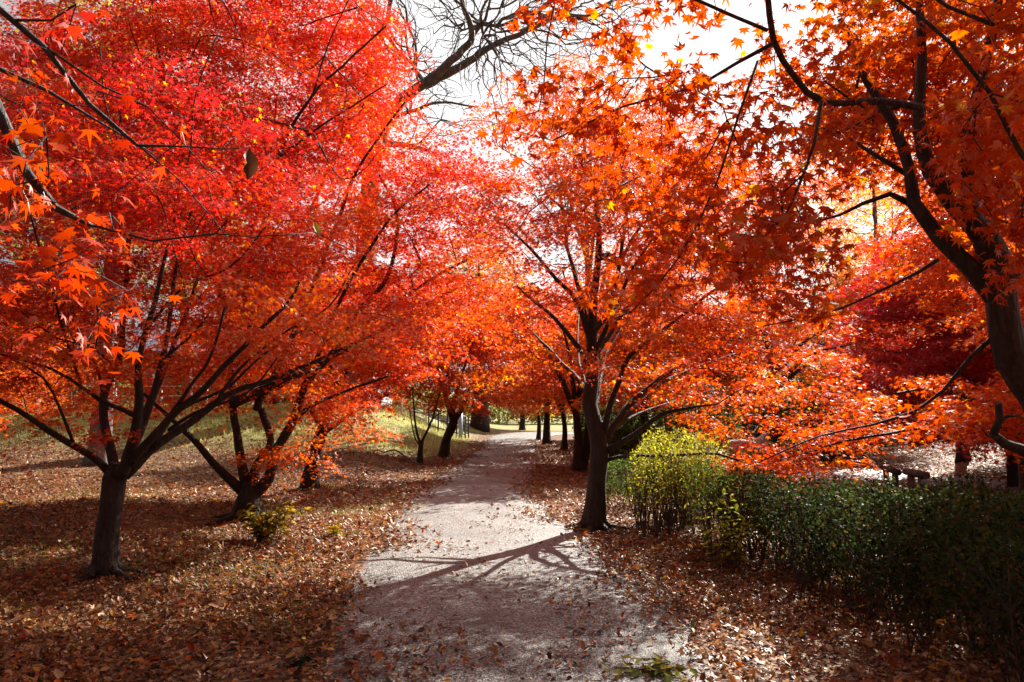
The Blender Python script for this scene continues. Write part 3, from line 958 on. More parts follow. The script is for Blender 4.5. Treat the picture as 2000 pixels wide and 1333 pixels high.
# crimson maple over the paved way
auto_tree("maple_tree", "deep crimson maple with dense low crown beyond the dark hedge at right", "tree", gz(Vector((9.7, 14.0, 0))), .13, 5.2, 3.3, 1.2, 71,
          [DEEP, CRIMSON * .8, CRIMSON], [DEEP, CRIMSON, SCARLET], M_BARK_DARK, leaf=.075, spacing=.48, per=66, radius=.52, nb=24, tpl=T_MID, specks=.0)
auto_tree("maple_tree", "orange maple between the crimson maple and the path edge maple, behind the bright shrub", "tree", gz(Vector((6.9, 18.8, 0))), .15, 4.8, 2.6, 1.7, 72,
          [ORANGE, VERMIL, GOLD], [VERMIL, SCARLET, ORANGE], M_BARK_DARK, leaf=.1, spacing=.5, per=40, radius=.5, nb=11)
auto_tree("maple_tree", "tall orange red maple added to shade the path, behind the orange one, right of the row of path trunks", "tree", gz(Vector((3.9, 21.0, 0))), .15, 5.6, 2.7, 1.7, 78,  # added maple, its dense crown throws shade on the middle of the path
          [ORANGE, VERMIL, GOLD], [VERMIL, SCARLET, ORANGE], M_BARK_DARK, leaf=.1, spacing=.55, per=66, radius=.6, nb=20)
auto_tree("maple_tree", "dark red maple added for shade past the paved way on the right slope", "tree", gz(Vector((11.5, 18.5, 0))), .15, 5.6, 3.0, 1.4, 79,  # extra maple put here to shade the ground by the paved way
          [CRIMSON, SCARLET, VERMIL], [CRIMSON, SCARLET, VERMIL], M_BARK_DARK, leaf=.1, spacing=.55, per=44, radius=.6, nb=13)
auto_tree("maple_tree", "amber maple far back on the right slope", "tree", gz(Vector((13.5, 26.5, 0))), .15, 6.0, 3.2, 1.4, 80,
          [ORANGE, GOLD, RUST], [ORANGE, VERMIL, GOLD], M_BARK_DARK, leaf=.12, spacing=.6, per=40, radius=.65, nb=13)
b73 = gz(Vector((6.45, 9.1, 0)))
tree("maple_tree", "orange maple with low drooping sprays at far right, hidden trunk behind the near curved one", "tree",
     [(b73, .13), (b73 + Vector((.03, 0, .8)), .11), (b73 + Vector((-.03, .05, 1.5)), .09)],
     [LP(9.1, 8.4, [(1975, 830), (1890, 845), (1780, 840), (1640, 866), (1500, 905)], .035, .008), LP(9.1, 8.0, [(1980, 830), (1920, 790), (1840, 760), (1740, 770)], .05, .01),
      LP(9.1, 9.4, [(1980, 800), (1960, 650), (1900, 520), (1840, 420)], .055, .012), LP(9.1, 9.6, [(1980, 800), (2080, 640), (2180, 480)], .05, .012),
      LP(9.1, 8.2, [(1980, 790), (2040, 600), (2020, 380), (1960, 200)], .05, .012), LP(9.1, 10.2, [(1980, 820), (2060, 760), (2200, 720)], .045, .012)],
     [BL(1850, 775, 8.4, 170, 40, .9), BL(1750, 800, 8.3, 160, 26, .8), BL(1560, 890, 8.2, 110, 20, .5), BL(1500, 920, 8.4, 70, 14, .4), BL(1940, 840, 8.4, 120, 36, .8), 
      BL(2120, 560, 9, 200, 120, 1.6), BL(2010, 400, 9, 120, 90, 1.0), BL(2180, 780, 9, 160, 90, 1.4), BL(2240, 330, 9, 220, 160, 1.6), ((5.2, 7.4, 3.5), (1.0, 1.0, .6)), ((4.9, 6.5, 3.2), (.9, .9, .5)), ((5.7, 8.2, 4.1), (.9, .8, .5)), ((4.7, 8.4, 3.5), (.5, .6, .3)), ((4.5, 7.2, 2.9), (.6, .6, .3)), BL(1700, 780, 9.0, 120, 30, .8), BL(1650, 838, 9.2, 130, 18, .8), BL(1480, 900, 9, 90, 18, .5)],  # clumps given in world metres are added to shade the hedge
     M_BARK_DARK, spacing=.38, per=48, radius=.42, leaf=.062, seed=73, cut=-.5,
     colour=colour_by([VERMIL, ORANGE, SCARLET], [VERMIL, SCARLET, ORANGE], 1.0, 4.6, seed=7, specks=.05))
auto_tree("maple_tree", "low orange red maple far left in front of the green bank", "tree", gz(Vector((-10.6, 13.9, 0))), .10, 4.4, 2.7, 1.2, 74,
          [SCARLET, VERMIL, ORANGE], [SCARLET, CRIMSON, VERMIL], M_BARK_DARK, leaf=.09, spacing=.5, per=38, radius=.5, nb=11)
auto_tree("maple_tree", "scarlet maple on the bank crest behind the second left trunk", "tree", gz(Vector((-9.6, 29.0, 0))), .16, 5.0, 3.0, 1.3, 75,
          [VERMIL, SCARLET, ORANGE], [SCARLET, CRIMSON, VERMIL], M_BARK_DARK, leaf=.12, spacing=.6, per=38, radius=.6, nb=11)
auto_tree("maple_tree", "orange maple low on the far left bank near the pale rail fence", "tree", gz(Vector((-16.0, 25.0, 0))), .14, 4.6, 3.0, 1.1, 76,
          [VERMIL, ORANGE, SCARLET], [SCARLET, VERMIL, ORANGE], M_BARK_DARK, leaf=.1, spacing=.55, per=38, radius=.55, nb=12)
auto_tree("maple_tree", "red maple standing on the bank between the looping maple and the white fence", "tree", gz(Vector((-6.2, 29.0, 0))), .14, 5.2, 2.8, 1.3, 77,
          [SCARLET, VERMIL, ORANGE], [CRIMSON, SCARLET, VERMIL], M_BARK_DARK, leaf=.12, spacing=.6, per=38, radius=.6, nb=12)
# unseen maples added around the viewpoint to deepen the shade under the avenue
for lab, x, y, sd in [("unseen maple added for shade behind the viewpoint on the right of the path", 3.4, -2.6, 141), ("unseen maple added for shade behind the viewpoint on the left of the path", -3.6, -2.2, 142),
                      ("unseen maple added for shade left of the viewpoint, beyond the nearest overhanging one", -6.4, 2.6, 143), ("unseen maple added for shade far behind the viewpoint in the middle", .6, -7.5, 144),
                      ("unseen maple added for shade right of the viewpoint beyond the hedge", 7.2, 1.0, 145)]:
    auto_tree("maple_tree", lab, "tree", gz(Vector((x, y, 0))), .15, 5.8, 3.0, 1.5, sd, [VERMIL, SCARLET, ORANGE], [SCARLET, VERMIL, ORANGE], M_BARK,
              leaf=.12, spacing=.6, per=30, radius=.6, nb=13)
# yellow and bare trees beyond
for i, (lab, x, y, H, W, sd, lo, hi, sp) in enumerate([
        ("airy golden leafed tree seen above the crimson maple, right", 17.0, 33.0, 13.0, 4.2, 81, [GOLD, ORANGE, GOLD], [GOLD, GOLD, ORANGE], .9),
        ("thin yellow leafed tree left of the airy golden one", 11.5, 36.0, 9.5, 3.6, 82, [GOLD, LIME, GOLD], [GOLD, ORANGE, GOLD], .9),
        ("yellow green tall tree behind the left maples", -13.5, 30.0, 15.0, 4.5, 83, [LIME, OLIVE, GOLD], [LIME, GOLD, LIME], .9),
        ("tall olive tree at far left behind the bank", -22.0, 33.0, 14.0, 5.0, 84, [OLIVE, LIME, RUST], [LIME, OLIVE, GOLD], .95),
        ("rusty brown tree far off at right of the lawn", 24.0, 46.0, 12.0, 5.0, 85, [RUST, ORANGE, GOLD], [RUST, GOLD, ORANGE], 1.0),
        ("yellowish tree over the far lawn beyond the path bend", 2.0, 66.0, 9.0, 4.5, 86, [LIME, GOLD, OLIVE], [GOLD, LIME, GOLD], 1.0)]):
    auto_tree("deciduous_tree", lab, "tree", gz(Vector((x, y, 0))), .24, H, W, H * .22, sd, lo, hi, M_BARK_GREY, leaf=.17, spacing=sp, per=16, radius=.75, nb=11, cut=-.1, squash=.14, tip=.006)

# Z: the big bare tree
bZ = gz(at(700, 840, 27.0))
tree("bare_tree", "huge leafless tree whose thick grey limbs rise to the right against white sky", "tree",
     [(bZ, .55), (at(705, 700, 27), .48), (at(715, 500, 27), .42), (at(728, 330, 27), .36), (at(752, 232, 27), .32)],
     [LP(27, 26, [(745, 245), (790, 190), (830, 163), (885, 115), (922, 72), (905, 10), (880, -80)], .28, .07),
      LP(27, 27.5, [(828, 168), (900, 130), (960, 92), (1040, 56), (1110, 15), (1200, -60)], .2, .05),
      LP(27, 28, [(755, 235), (800, 220), (860, 200), (930, 210)], .11, .03),
      LP(27, 26, [(748, 280), (800, 285), (850, 300)], .16, .04),
      LP(27, 28, [(735, 300), (720, 150), (760, 20), (780, -120)], .24, .05),
      LP(27, 25, [(728, 330), (640, 200), (560, 60), (500, -100)], .22, .05),
      LP(27, 26, [(922, 72), (950, 30), (965, -40)], .1, .03),
      LP(27, 29, [(830, 165), (800, 110), (790, 40)], .1, .03)],
     [BL(820, 80, 27, 160, 130, 3), BL(1000, 40, 27, 180, 120, 3), BL(1150, -20, 27, 160, 120, 3), BL(900, 220, 27, 130, 50, 2), BL(830, 300, 27, 80, 40, 2), BL(650, 0, 27, 220, 160, 3), BL(850, 150, 27, 120, 60, 2), BL(960, 130, 26, 120, 50, 2)],
     M_BARK_GREY, spacing=.52, seed=91, tip=.008, expo=.45, crown=False, cut=-.6, flare=.4, skip=.25, bf=.42)
for i, (lab, x, y, H, W, sd) in enumerate([("slender leafless tree against the white sky right of the huge bare tree", 3.7, 34.0, 20.0, 4.0, 95),
                                           ("leafless grey tree far right above the hedge, among yellow crowns", 16.5, 44.0, 17.0, 5.0, 96),
                                           ("pale trunked leafless tree at far left beyond the railing", -19.0, 28.5, 12.0, 3.5, 97)]):
    auto_tree("bare_tree", lab, "tree", gz(Vector((x, y, 0))), .24, H, W, H * .2, sd, [GOLD, GOLD], [GOLD, GOLD], M_BARK_GREY, spacing=.8, nb=12, crown=False, cut=-.5, tip=.011, expo=.42)

# N: the near right maple, overhanging
bN = gz(Vector((2.78, 3.55, 0)))
tN = [(bN, .10), (at(2048, 1180, 3.6), .088), (at(2082, 1000, 3.62), .085), (at(2070, 860, 3.66), .082), (at(2018, 770, 3.7), .079), (at(1974, 700, 3.7), .078), (at(1957, 600, 3.7), .076), (at(1946, 510, 3.7), .075), (at(1912, 440, 3.72), .062)]
tree("maple_tree", "close curving maple trunk at the right picture edge, its branches overhanging the view", "tree", tN,
     [LP(3.7, 3.9, [(1950, 590), (1895, 520), (1835, 462), (1782, 400), (1768, 330), (1742, 235), (1690, 160), (1640, 40)], .055, .016),
      LP(3.7, 3.75, [(1925, 460), (1862, 400), (1808, 335), (1792, 250), (1800, 110), (1790, -60)], .062, .018),
      LP(3.72, 3.5, [(1912, 450), (1880, 380), (1900, 250), (1930, 100), (1960, -80)], .05, .018),
      LP(3.85, 3.9, [(1782, 400), (1735, 381), (1685, 398), (1640, 420), (1570, 440)], .02, .006),
      LP(3.8, 3.7, [(1832, 508), (1752, 552), (1652, 600), (1560, 622), (1490, 636)], .011, .003),
      LP(3.7, 4.3, [(1945, 655), (1900, 692), (1842, 762), (1790, 800), (1700, 832), (1600, 852), (1480, 905)], .014, .004),
      LP(3.6, 2.7, [(1800, 210), (1700, 196), (1605, 197), (1552, 152), (1512, 82), (1498, -30)], .020, .012),
      LP(2.8, 2.75, [(1604, 198), (1592, 280), (1545, 400), (1522, 440)], .009, .003),
      LP(2.7, 2.9, [(1510, 85), (1440, 125), (1360, 172), (1220, 205), (1080, 275)], .009, .003),
      LP(2.75, 2.6, [(1480, 120), (1440, 230), (1400, 360), (1330, 500), (1230, 610), (1160, 640)], .006, .002),
      LP(2.6, 2.7, [(1500, 60), (1300, -20), (1180, -40), (1085, 0), (1062, 160), (1052, 215)], .007, .002),
      LP(2.9, 3.2, [(1340, 180), (1260, 130), (1150, 40), (1020, 20)], .005, .002),
      LP(3.6, 2.5, [(1950, -60), (2060, 60), (2050, 330)], .02, .014),
      LP(2.5, 2.35, [(2040, 360), (1985, 290), (1930, 180), (1852, 82), (1740, -10)], .012, .006),
      LP(2.5, 2.4, [(2060, 70), (1940, 48), (1850, 16), (1780, -30)], .010, .005),
      LP(3.66, 3.5, [(2040, 900), (1990, 880), (1962, 868), (1938, 848), (1950, 818), (1946, 786)], .030, .016), LP(3.52, 3.5, [(1948, 822), (1966, 812), (1992, 810)], .012, .005), LP(3.56, 3.5, [(1950, 858), (1926, 850), (1915, 838)], .008, .003),
      LP(3.85, 4.2, [(1770, 340), (1700, 300), (1640, 260), (1560, 240)], .016, .005)],
     [BL(1870, 120, 4.4, 240, 150, .6), BL(1900, 330, 4.3, 170, 90, .5), BL(1950, 180, 3.0, 90, 70, .3), BL(1620, 60, 3.1, 190, 80, .7), BL(1250, 210, 2.85, 190, 60, .35), BL(1060, 210, 2.8, 150, 50, .3),
      BL(1440, 300, 3.1, 150, 60, .4), BL(1330, 60, 3.0, 110, 36, .3), BL(1230, 45, 2.9, 90, 40, .25), BL(1960, 30, 2.5, 120, 60, .35), BL(1380, 420, 2.75, 120, 80, .35), BL(1540, 430, 3.0, 110, 80, .4), BL(1250, 580, 2.7, 130, 50, .25), BL(1090, 40, 2.7, 110, 30, .2),
      BL(1450, 10, 3.0, 130, 50, .4), BL(1640, 230, 3.2, 120, 50, .4), BL(1560, 610, 3.7, 90, 24, .3), BL(1800, 810, 4.0, 110, 24, .3), BL(1820, 200, 4.6, 260, 180, .9),  BL(1500, 520, 3.6, 130, 60, .4), 
      BL(1960, 420, 4.6, 120, 90, .6), BL(2080, 250, 3.0, 160, 300, .8), BL(1960, -120, 3.2, 300, 120, 1.0), BL(1950, 250, 2.6, 110, 100, .4), BL(1300, 350, 3.4, 160, 70, .5), BL(1440, 480, 3.0, 110, 60, .4)],
     M_BARK, spacing=.15, per=4.6, radius=.05, leaf=.056, tpl=T_NEAR, seed=101, along=True, droop=(48, 24), tip=.0013, expo=.45, cut=-.2, nscale=1.6, flare=.5, skip=.25, bf=.15,
     leafmat=M_MAPLE_NEAR, colour=colour_by([VERMIL, SCARLET, VERMIL], [VERMIL, VERMIL, ORANGE], 1.2, 3.2, seed=9, specks=.03), sides=16)

# L: near left maple, trunk outside the frame
bL = gz(Vector((-2.55, 1.7, 0)))
lroot = tree("maple_tree", "nearest maple at the left picture edge, only its thin overhanging branches and large leaves showing", "tree",
     [(bL, .13), (bL + Vector((.02, .03, .8)), .11), (bL + Vector((.05, .05, 1.7)), .10), (bL + Vector((.02, .1, 2.6)), .07)],
     [[(bL + Vector((.05, .05, 1.55)), .045), (at(-300, 30, 1.9), .032), (at(-60, 90, 1.95), .024), (at(2, 210, 2.0), .018), (at(58, 330, 2.0), .014), (at(112, 402, 2.0), .011), (at(185, 442, 2.05), .006)],
      [(bL + Vector((.05, .05, 2.0)), .03), (at(-200, -120, 1.8), .016), (at(0, 20, 1.8), .009), (at(86, 90, 1.8), .0085), (at(176, 202, 1.85), .0065), (at(270, 284, 1.9), .005), (at(360, 287, 2.0), .0025)],
      LP(1.8, 1.95, [(86, 90), (200, 168), (290, 210), (420, 350)], .004, .0015),
      [(bL + Vector((.05, .05, 1.9)), .03), (at(-150, 90, 2.1), .01), (at(0, 137, 2.15), .007), (at(90, 176, 2.2), .006), (at(180, 228, 2.2), .004), (at(300, 300, 2.25), .002)],
      LP(1.95, 2.15, [(270, 284), (350, 350), (420, 430), (470, 500)], .003, .0012),
      LP(1.8, 1.7, [(30, 40), (100, 40), (150, 10)], .004, .002),
      LP(2.0, 2.1, [(500, 462), (560, 456), (610, 452)], .002, .0018), LP(2.1, 2.3, [(610, 452), (690, 490), (770, 527)], .0018, .001),
      LP(1.9, 1.95, [(270, 284), (360, 287), (440, 292), (487, 288)], .003, .001), LP(2.05, 2.0, [(185, 442), (300, 470), (420, 455), (500, 462)], .004, .002)],
     [BL(90, 130, 1.75, 110, 80, .25), BL(40, 300, 1.9, 100, 90, .3), BL(190, 430, 2.0, 130, 70, .3), BL(110, 570, 2.05, 150, 80, .3), BL(330, 470, 2.05, 130, 60, .2), BL(420, 640, 2.1, 70, 60, .15),
      BL(-120, 250, 1.9, 140, 300, .4), BL(250, 520, 2.1, 110, 60, .2), BL(60, 20, 1.8, 80, 40, .2)],
     M_BARK, spacing=.13, per=1.1, radius=.045, leaf=.053, tpl=T_NEAR, seed=111, along=True, droop=(50, 22), tip=.0011, expo=.42, cut=-.15, nscale=2.0, skip=.4, bf=.15,
     leafmat=M_MAPLE_NEAR, colour=colour_by([VERMIL, SCARLET, SCARLET], [CRIMSON, SCARLET, VERMIL], 1.5, 2.6, seed=10, specks=.008))


# a curled dead leaf caught on its twigs, and one yellowing leaf at a twig end
for nm, p_, d_, ln, col_, tp_ in [("dead_leaf", at(487, 290, 1.95), (-.12, .1, -1), .092, (.075, .030, .013), T_DEAD), ("yellow_leaf", at(612, 432, 2.1), (.35, .1, -.8), .052, (.40, .32, .04), T_OVAL)]:
    leaf_mesh(nm, [(np.array([tuple(p_)]), np.array([d_], dtype=float), np.array([(.9, -.7, .1)]), np.array([ln]), tp_, np.array([col_]))], M_LITTER, lroot)


# ------------------------------------------------------------------ fallen leaves and grass
BROWN = np.array((0.22, 0.085, 0.030)); TAN = np.array((0.46, 0.25, 0.105)); CREAM = np.array((0.58, 0.42, 0.24)); REDB = np.array((0.36, 0.075, 0.024)); CHEST = np.array((0.33, 0.12, 0.040))


def scatter(y0, y1, dens, side=0.78, extra=1.4):
    area = side * (y1 ** 2 - y0 ** 2) + 2 * extra * (y1 - y0)
    n = int(area * dens)
    y = np.sqrt(rng.random(n) * (y1 ** 2 - y0 ** 2) + y0 ** 2)
    x = (rng.random(n) * 2 - 1) * (side * y + extra)
    return x, y


def path_keep(x, y, on=0.06):
    pl = np.interp(y, PYS, PLS); pr = np.interp(y, PYS, PRS)
    inside = np.minimum(x - pl, pr - x)
    nz = np.array([noise.noise((a * 1.1, b * .8, 4.4)) for a, b in zip(x, y)])
    nf = np.array([noise.noise((a * 3.3, b * 2.6, 8.4)) for a, b in zip(x, y)])
    edge = np.clip(1 - (inside - 0.06 - 0.42 * nz - .16 * nf) / 0.48, 0, 1)
    edge = np.maximum(edge, .95 * np.exp(-((x + .75) / .55) ** 2 - ((y - 4.6) / .7) ** 2) * np.clip(.7 + 1.2 * nf, 0, 1))   # leaves blown onto the near left side
    pr_ = np.maximum(edge ** 1.5, on * np.clip(.5 + 2.2 * nz + nf, 0.12, 3))
    pr_ = np.where(inside < 0, 1.0, pr_)
    return rng.random(len(x)) < pr_


def litter(name, zones):
    batches = []
    for (y0, y1, dens, size, tpls, on) in zones:
        x, y = scatter(y0, y1, dens)
        dr = np.array([noise.noise((p * .8, q * .8, 21.0)) + .5 * noise.noise((p * 2.1, q * 2.1, 5.0)) for p, q in zip(x, y)])
        k = path_keep(x, y, on) & (rng.random(len(x)) > 0.85 * grass_amount(x, y)) & (rng.random(len(x)) < np.clip(.85 + 1.0 * dr, .42, 1))
        x, y = x[k], y[k]
        n = len(x)
        z = height(x, y) + 0.006 + rng.random(n) ** 2 * 0.03
        pl = np.interp(y, PYS, PLS); pr = np.interp(y, PYS, PRS)
        z += np.where((x > pl) & (x < pr), .024, 0)
        a = rng.random(n) * 6.283
        t = rng.normal(size=n) * .4
        tip = np.stack((np.cos(a) * np.cos(t), np.sin(a) * np.cos(t), np.sin(t)), 1)
        nor = np.stack((rng.normal(size=n) * .55, rng.normal(size=n) * .55, np.ones(n)), 1)
        nz = np.array([noise.noise((p * .5, q * .5, 2.2)) for p, q in zip(x, y)])
        c = palette(np.clip(rng.random(n) * .9 + nz * .35, 0, 1), [BROWN * .45, REDB * .6, BROWN, CHEST * .7, TAN, CHEST, TAN, CREAM])
        sp = rng.random(n)
        c[sp < .06] = RUST; c[(sp > .06) & (sp < .10)] = ORANGE * .8; c[(sp > .10) & (sp < .145)] = GOLD * .8; c[(sp > .145) & (sp < .155)] = OLIVE; c[(sp > .15) & (sp < .17)] = SCARLET * .6
        yl = np.array([noise.noise((p * .45 + 3.3, q * .6, 31.0)) for p, q in zip(x, y)])
        ym = (rng.random(n) < np.clip((yl - .12) * 1.6, 0, .5)) & (x < 0)  # golden patches on the left put sunlit spots into the leaf colour
        c[ym] = palette(rng.random(n), [GOLD * .8, TAN * 1.1, CREAM, np.array((.5, .36, .08))])[ym]
        c = c * (.4 + .75 * rng.random(n))[:, None]
        sz = size * (.45 + .95 * rng.random(n) ** 1.5)
        ti = rng.integers(0, len(tpls), n)
        for q, tp in enumerate(tpls):
            s = ti == q
            batches.append((np.stack((x, y, z), 1)[s], tip[s], nor[s], sz[s], tp, c[s]))
    o = leaf_mesh(name, batches, M_LITTER)
    tag(o, 'dry brown and orange leaves lying over the ground and path edges', 'fallen leaves', kind='stuff')


litter("fallen_leaves", [(2.4, 7, 900, .036, [T_OVAL, T_CURL, T_KITE], .13), (2.4, 8.5, 1500, .052, [T_OVAL, T_CURL, T_CURL, T_MID, T_FAR], .10), (2.4, 8.5, 45, .085, [T_OVAL, T_CURL, T_MID], .05), (8.5, 15, 800, .06, [T_OVAL, T_CURL, T_FAR], .05), (15, 32, 190, .085, [T_KITE, T_OVAL], .08)])


def grass_patch(name, label, x, y, hgt, cols):
    n = len(x)
    z = height(x, y) - .005
    a = rng.random(n) * 6.283; up = np.radians(35 + 50 * rng.random(n))
    tip = np.stack((np.cos(a) * np.cos(up), np.sin(a) * np.cos(up), np.sin(up)), 1)
    nor = np.stack((-np.cos(a) * np.sin(up), -np.sin(a) * np.sin(up), np.cos(up)), 1)
    c = palette(rng.random(n), cols)
    o = leaf_mesh(name, [(np.stack((x, y, z), 1), tip, nor, hgt * (.5 + rng.random(n)), T_BLADE, c)], M_GRASS)
    tag(o, label, 'grass', kind='stuff')


x, y = scatter(2.4, 14, 620)
nz = np.array([noise.noise((p * .9, q * .9, 12.2)) for p, q in zip(x, y)])
k = (nz + .35 * (rng.random(len(x)) - .5) > .08) & (x < np.interp(y, PYS, PLS) - .1)
grass_patch("sparse_grass", 'thin green grass poking through the fallen leaves on the left', x[k], y[k], .065, [(.08, .11, .02), (.16, .19, .035), (.22, .21, .06)])
x, y = scatter(19, 34, 260)
k = rng.random(len(x)) < grass_amount(x, y)
grass_patch("bank_grass", 'pale green grass covering the sloping bank', x[k], y[k], .14, [(.20, .23, .05), (.36, .37, .09), (.52, .46, .19)])

# ------------------------------------------------------------------ hedge and shrubs


def bush(name, label, cat, boxes, dens, leaf, cols, stems, stemspread, stemr, seed, tpl=T_KITE, group=None, topcols=None, under=.28):
    """boxes: list of (cx, cy, halfx, halfy, z0, z1) foliage bodies; stems count per box"""
    g = np.random.default_rng(seed)
    c0 = boxes[0]
    root = thing(name, label, cat, gz(Vector((sum(b[0] for b in boxes) / len(boxes), sum(b[1] for b in boxes) / len(boxes), 0))), group)
    P, tipz, mb = [], [], MB()
    for (cx, cy, hx, hy, z0, z1) in boxes:
        n = int(dens * hx * hy * (z1 - z0) * 4)
        u = g.random((n * 2, 3)) * 2 - 1
        # rounded-box body, leaves gathered near the outside and the top
        q = np.abs(u[:, 0]) ** 4 + np.abs(u[:, 1]) ** 4 + np.maximum(u[:, 2], 0) ** 4
        pr = np.clip(.28 + .85 * np.maximum(np.maximum(np.abs(u[:, 0]), np.abs(u[:, 1])), u[:, 2]) ** 3, 0, 1)
        lowfade = np.clip((u[:, 2] + 1) / (2 * under) + .12, 0, 1)
        nzz = vnoise(u * np.array((hx, hy, (z1 - z0) / 2)) + np.array((cx, cy, 0)), 2.4, seed)
        k = (q < 1.0 + .45 * nzz) & (g.random(len(u)) < pr * lowfade) & (nzz > -.34)
        u = u[k][:n]
        gzv = height(cx + u[:, 0] * hx, cy + u[:, 1] * hy)
        pz = np.stack((cx + u[:, 0] * hx, cy + u[:, 1] * hy, gzv + z0 + (u[:, 2] + 1) / 2 * (z1 - z0) + .05 * nzz[k][:n] + np.where(u[:, 2] > 0, .16, .04) * vnoise(np.stack((cx + u[:, 0] * hx, cy + u[:, 1] * hy, 0 * u[:, 0]), 1), 2.6, seed + 1)), 1)
        P.append(pz)
        for _ in range(int(stems * hx * hy * 4)):
            bx, by = cx + (g.random() * 2 - 1) * hx * .75, cy + (g.random() * 2 - 1) * hy * .75
            bz = float(height(bx, by))
            for s in range(g.integers(2, 5)):
                ex, ey = bx + g.normal() * stemspread, by + g.normal() * stemspread
                ex = min(max(ex, cx - hx), cx + hx); ey = min(max(ey, cy - hy), cy + hy)
                hz = (z0 + (z1 - z0) * (.6 + .38 * g.random()))
                m1 = Vector(((bx + ex) / 2 + g.normal() * .04, (by + ey) / 2 + g.normal() * .04, bz + hz * .5))
                pts, rr = smooth_path([(bx, by, bz - .03), m1, (ex, ey, bz + hz)], [stemr, stemr * .7, stemr * .3], .12)
                mb.tube(pts, rr, 4, cap=False)
                for w_ in range(3):
                    t = .35 + .5 * g.random()
                    s0 = Vector(pts[int(t * (len(pts) - 1))])
                    mb.tube([s0, s0 + Vector((g.normal() * .12, g.normal() * .12, .08 + .18 * g.random()))], [stemr * .4, stemr * .2], 3, cap=False)
    mb.build("stems", M_STEM, root)
    P = np.concatenate(P); n = len(P)
    a = g.random(n) * 6.283; el = np.radians(g.normal(size=n) * 38 + 15)
    tip = np.stack((np.cos(a) * np.cos(el), np.sin(a) * np.cos(el), np.sin(el)), 1)
    nor = np.stack((g.normal(size=n) * .6, g.normal(size=n) * .6, np.ones(n)), 1)
    c = palette(np.clip(g.random(n) + .3 * vnoise(P, 3.0, seed + 3), 0, 1), cols) * (.7 + .6 * g.random(n))[:, None]
    leaf_mesh("foliage", [(P, tip, nor, leaf * (.6 + .7 * g.random(n)), tpl, c)], M_GREEN, root)
    return root


DG = [(.012, .022, .008), (.025, .045, .012), (.045, .075, .02)]
bush("hedge", "long dark green clipped hedge with bare lower stems at right of the path", "hedge",
     [(2.72, 7.9, .5, .75, .2, .88), (2.85, 6.7, .58, .75, .2, .89), (2.95, 5.5, .6, .75, .2, .87), (3.0, 4.3, .6, .75, .2, .89), (3.1, 3.2, .6, .6, .2, .88), (3.6, 7.2, .5, .9, .2, .85), (3.8, 5.6, .5, .9, .2, .86), (4.3, 6.8, .45, .9, .2, .84)],
     5600, .046, [(.008, .014, .005), (.016, .030, .008), (.034, .058, .015), (.016, .030, .008), (.055, .065, .014), (.09, .045, .014)], 12, .27, .007, 201, under=.42)
bush("shrub", "bright yellow green shrub on thin upright stems beside the path edge maple", "shrub",
     [(1.95, 9.2, .5, .6, .25, 1.08), (2.35, 9.9, .6, .6, .35, 1.22), (2.6, 9.0, .35, .45, .4, 1.0)], 4200, .04,
     [(.20, .27, .025), (.34, .40, .04), (.48, .46, .06), (.38, .30, .05)], 28, .12, .006, 202, under=.5)
bush("shrub", "fresh green glossy shrub between the bright yellow green shrub and the dark hedge", "shrub",
     [(2.35, 7.95, .4, .5, .2, .92)], 5200, .04, [(.04, .08, .015), (.09, .15, .025), (.16, .22, .04)], 16, .14, .007, 203)
bush("shrub", "small dark rounded shrub right behind the path edge maple's trunk", "shrub",
     [(1.85, 11.4, .45, .5, .08, .72)], 6500, .04, [(.03, .06, .012), (.06, .10, .02), (.12, .17, .03)], 10, .12, .006, 204)
EVG = [(.02, .045, .012), (.04, .09, .02), (.07, .13, .03)]
THK = [(.02, .035, .01), (.05, .085, .018), (.10, .13, .03)]
MIX = [(.03, .05, .012), (.08, .10, .02), (.20, .16, .05), (.12, .13, .03)]
OLV = [(.16, .16, .03), (.30, .26, .06), (.42, .34, .08)]
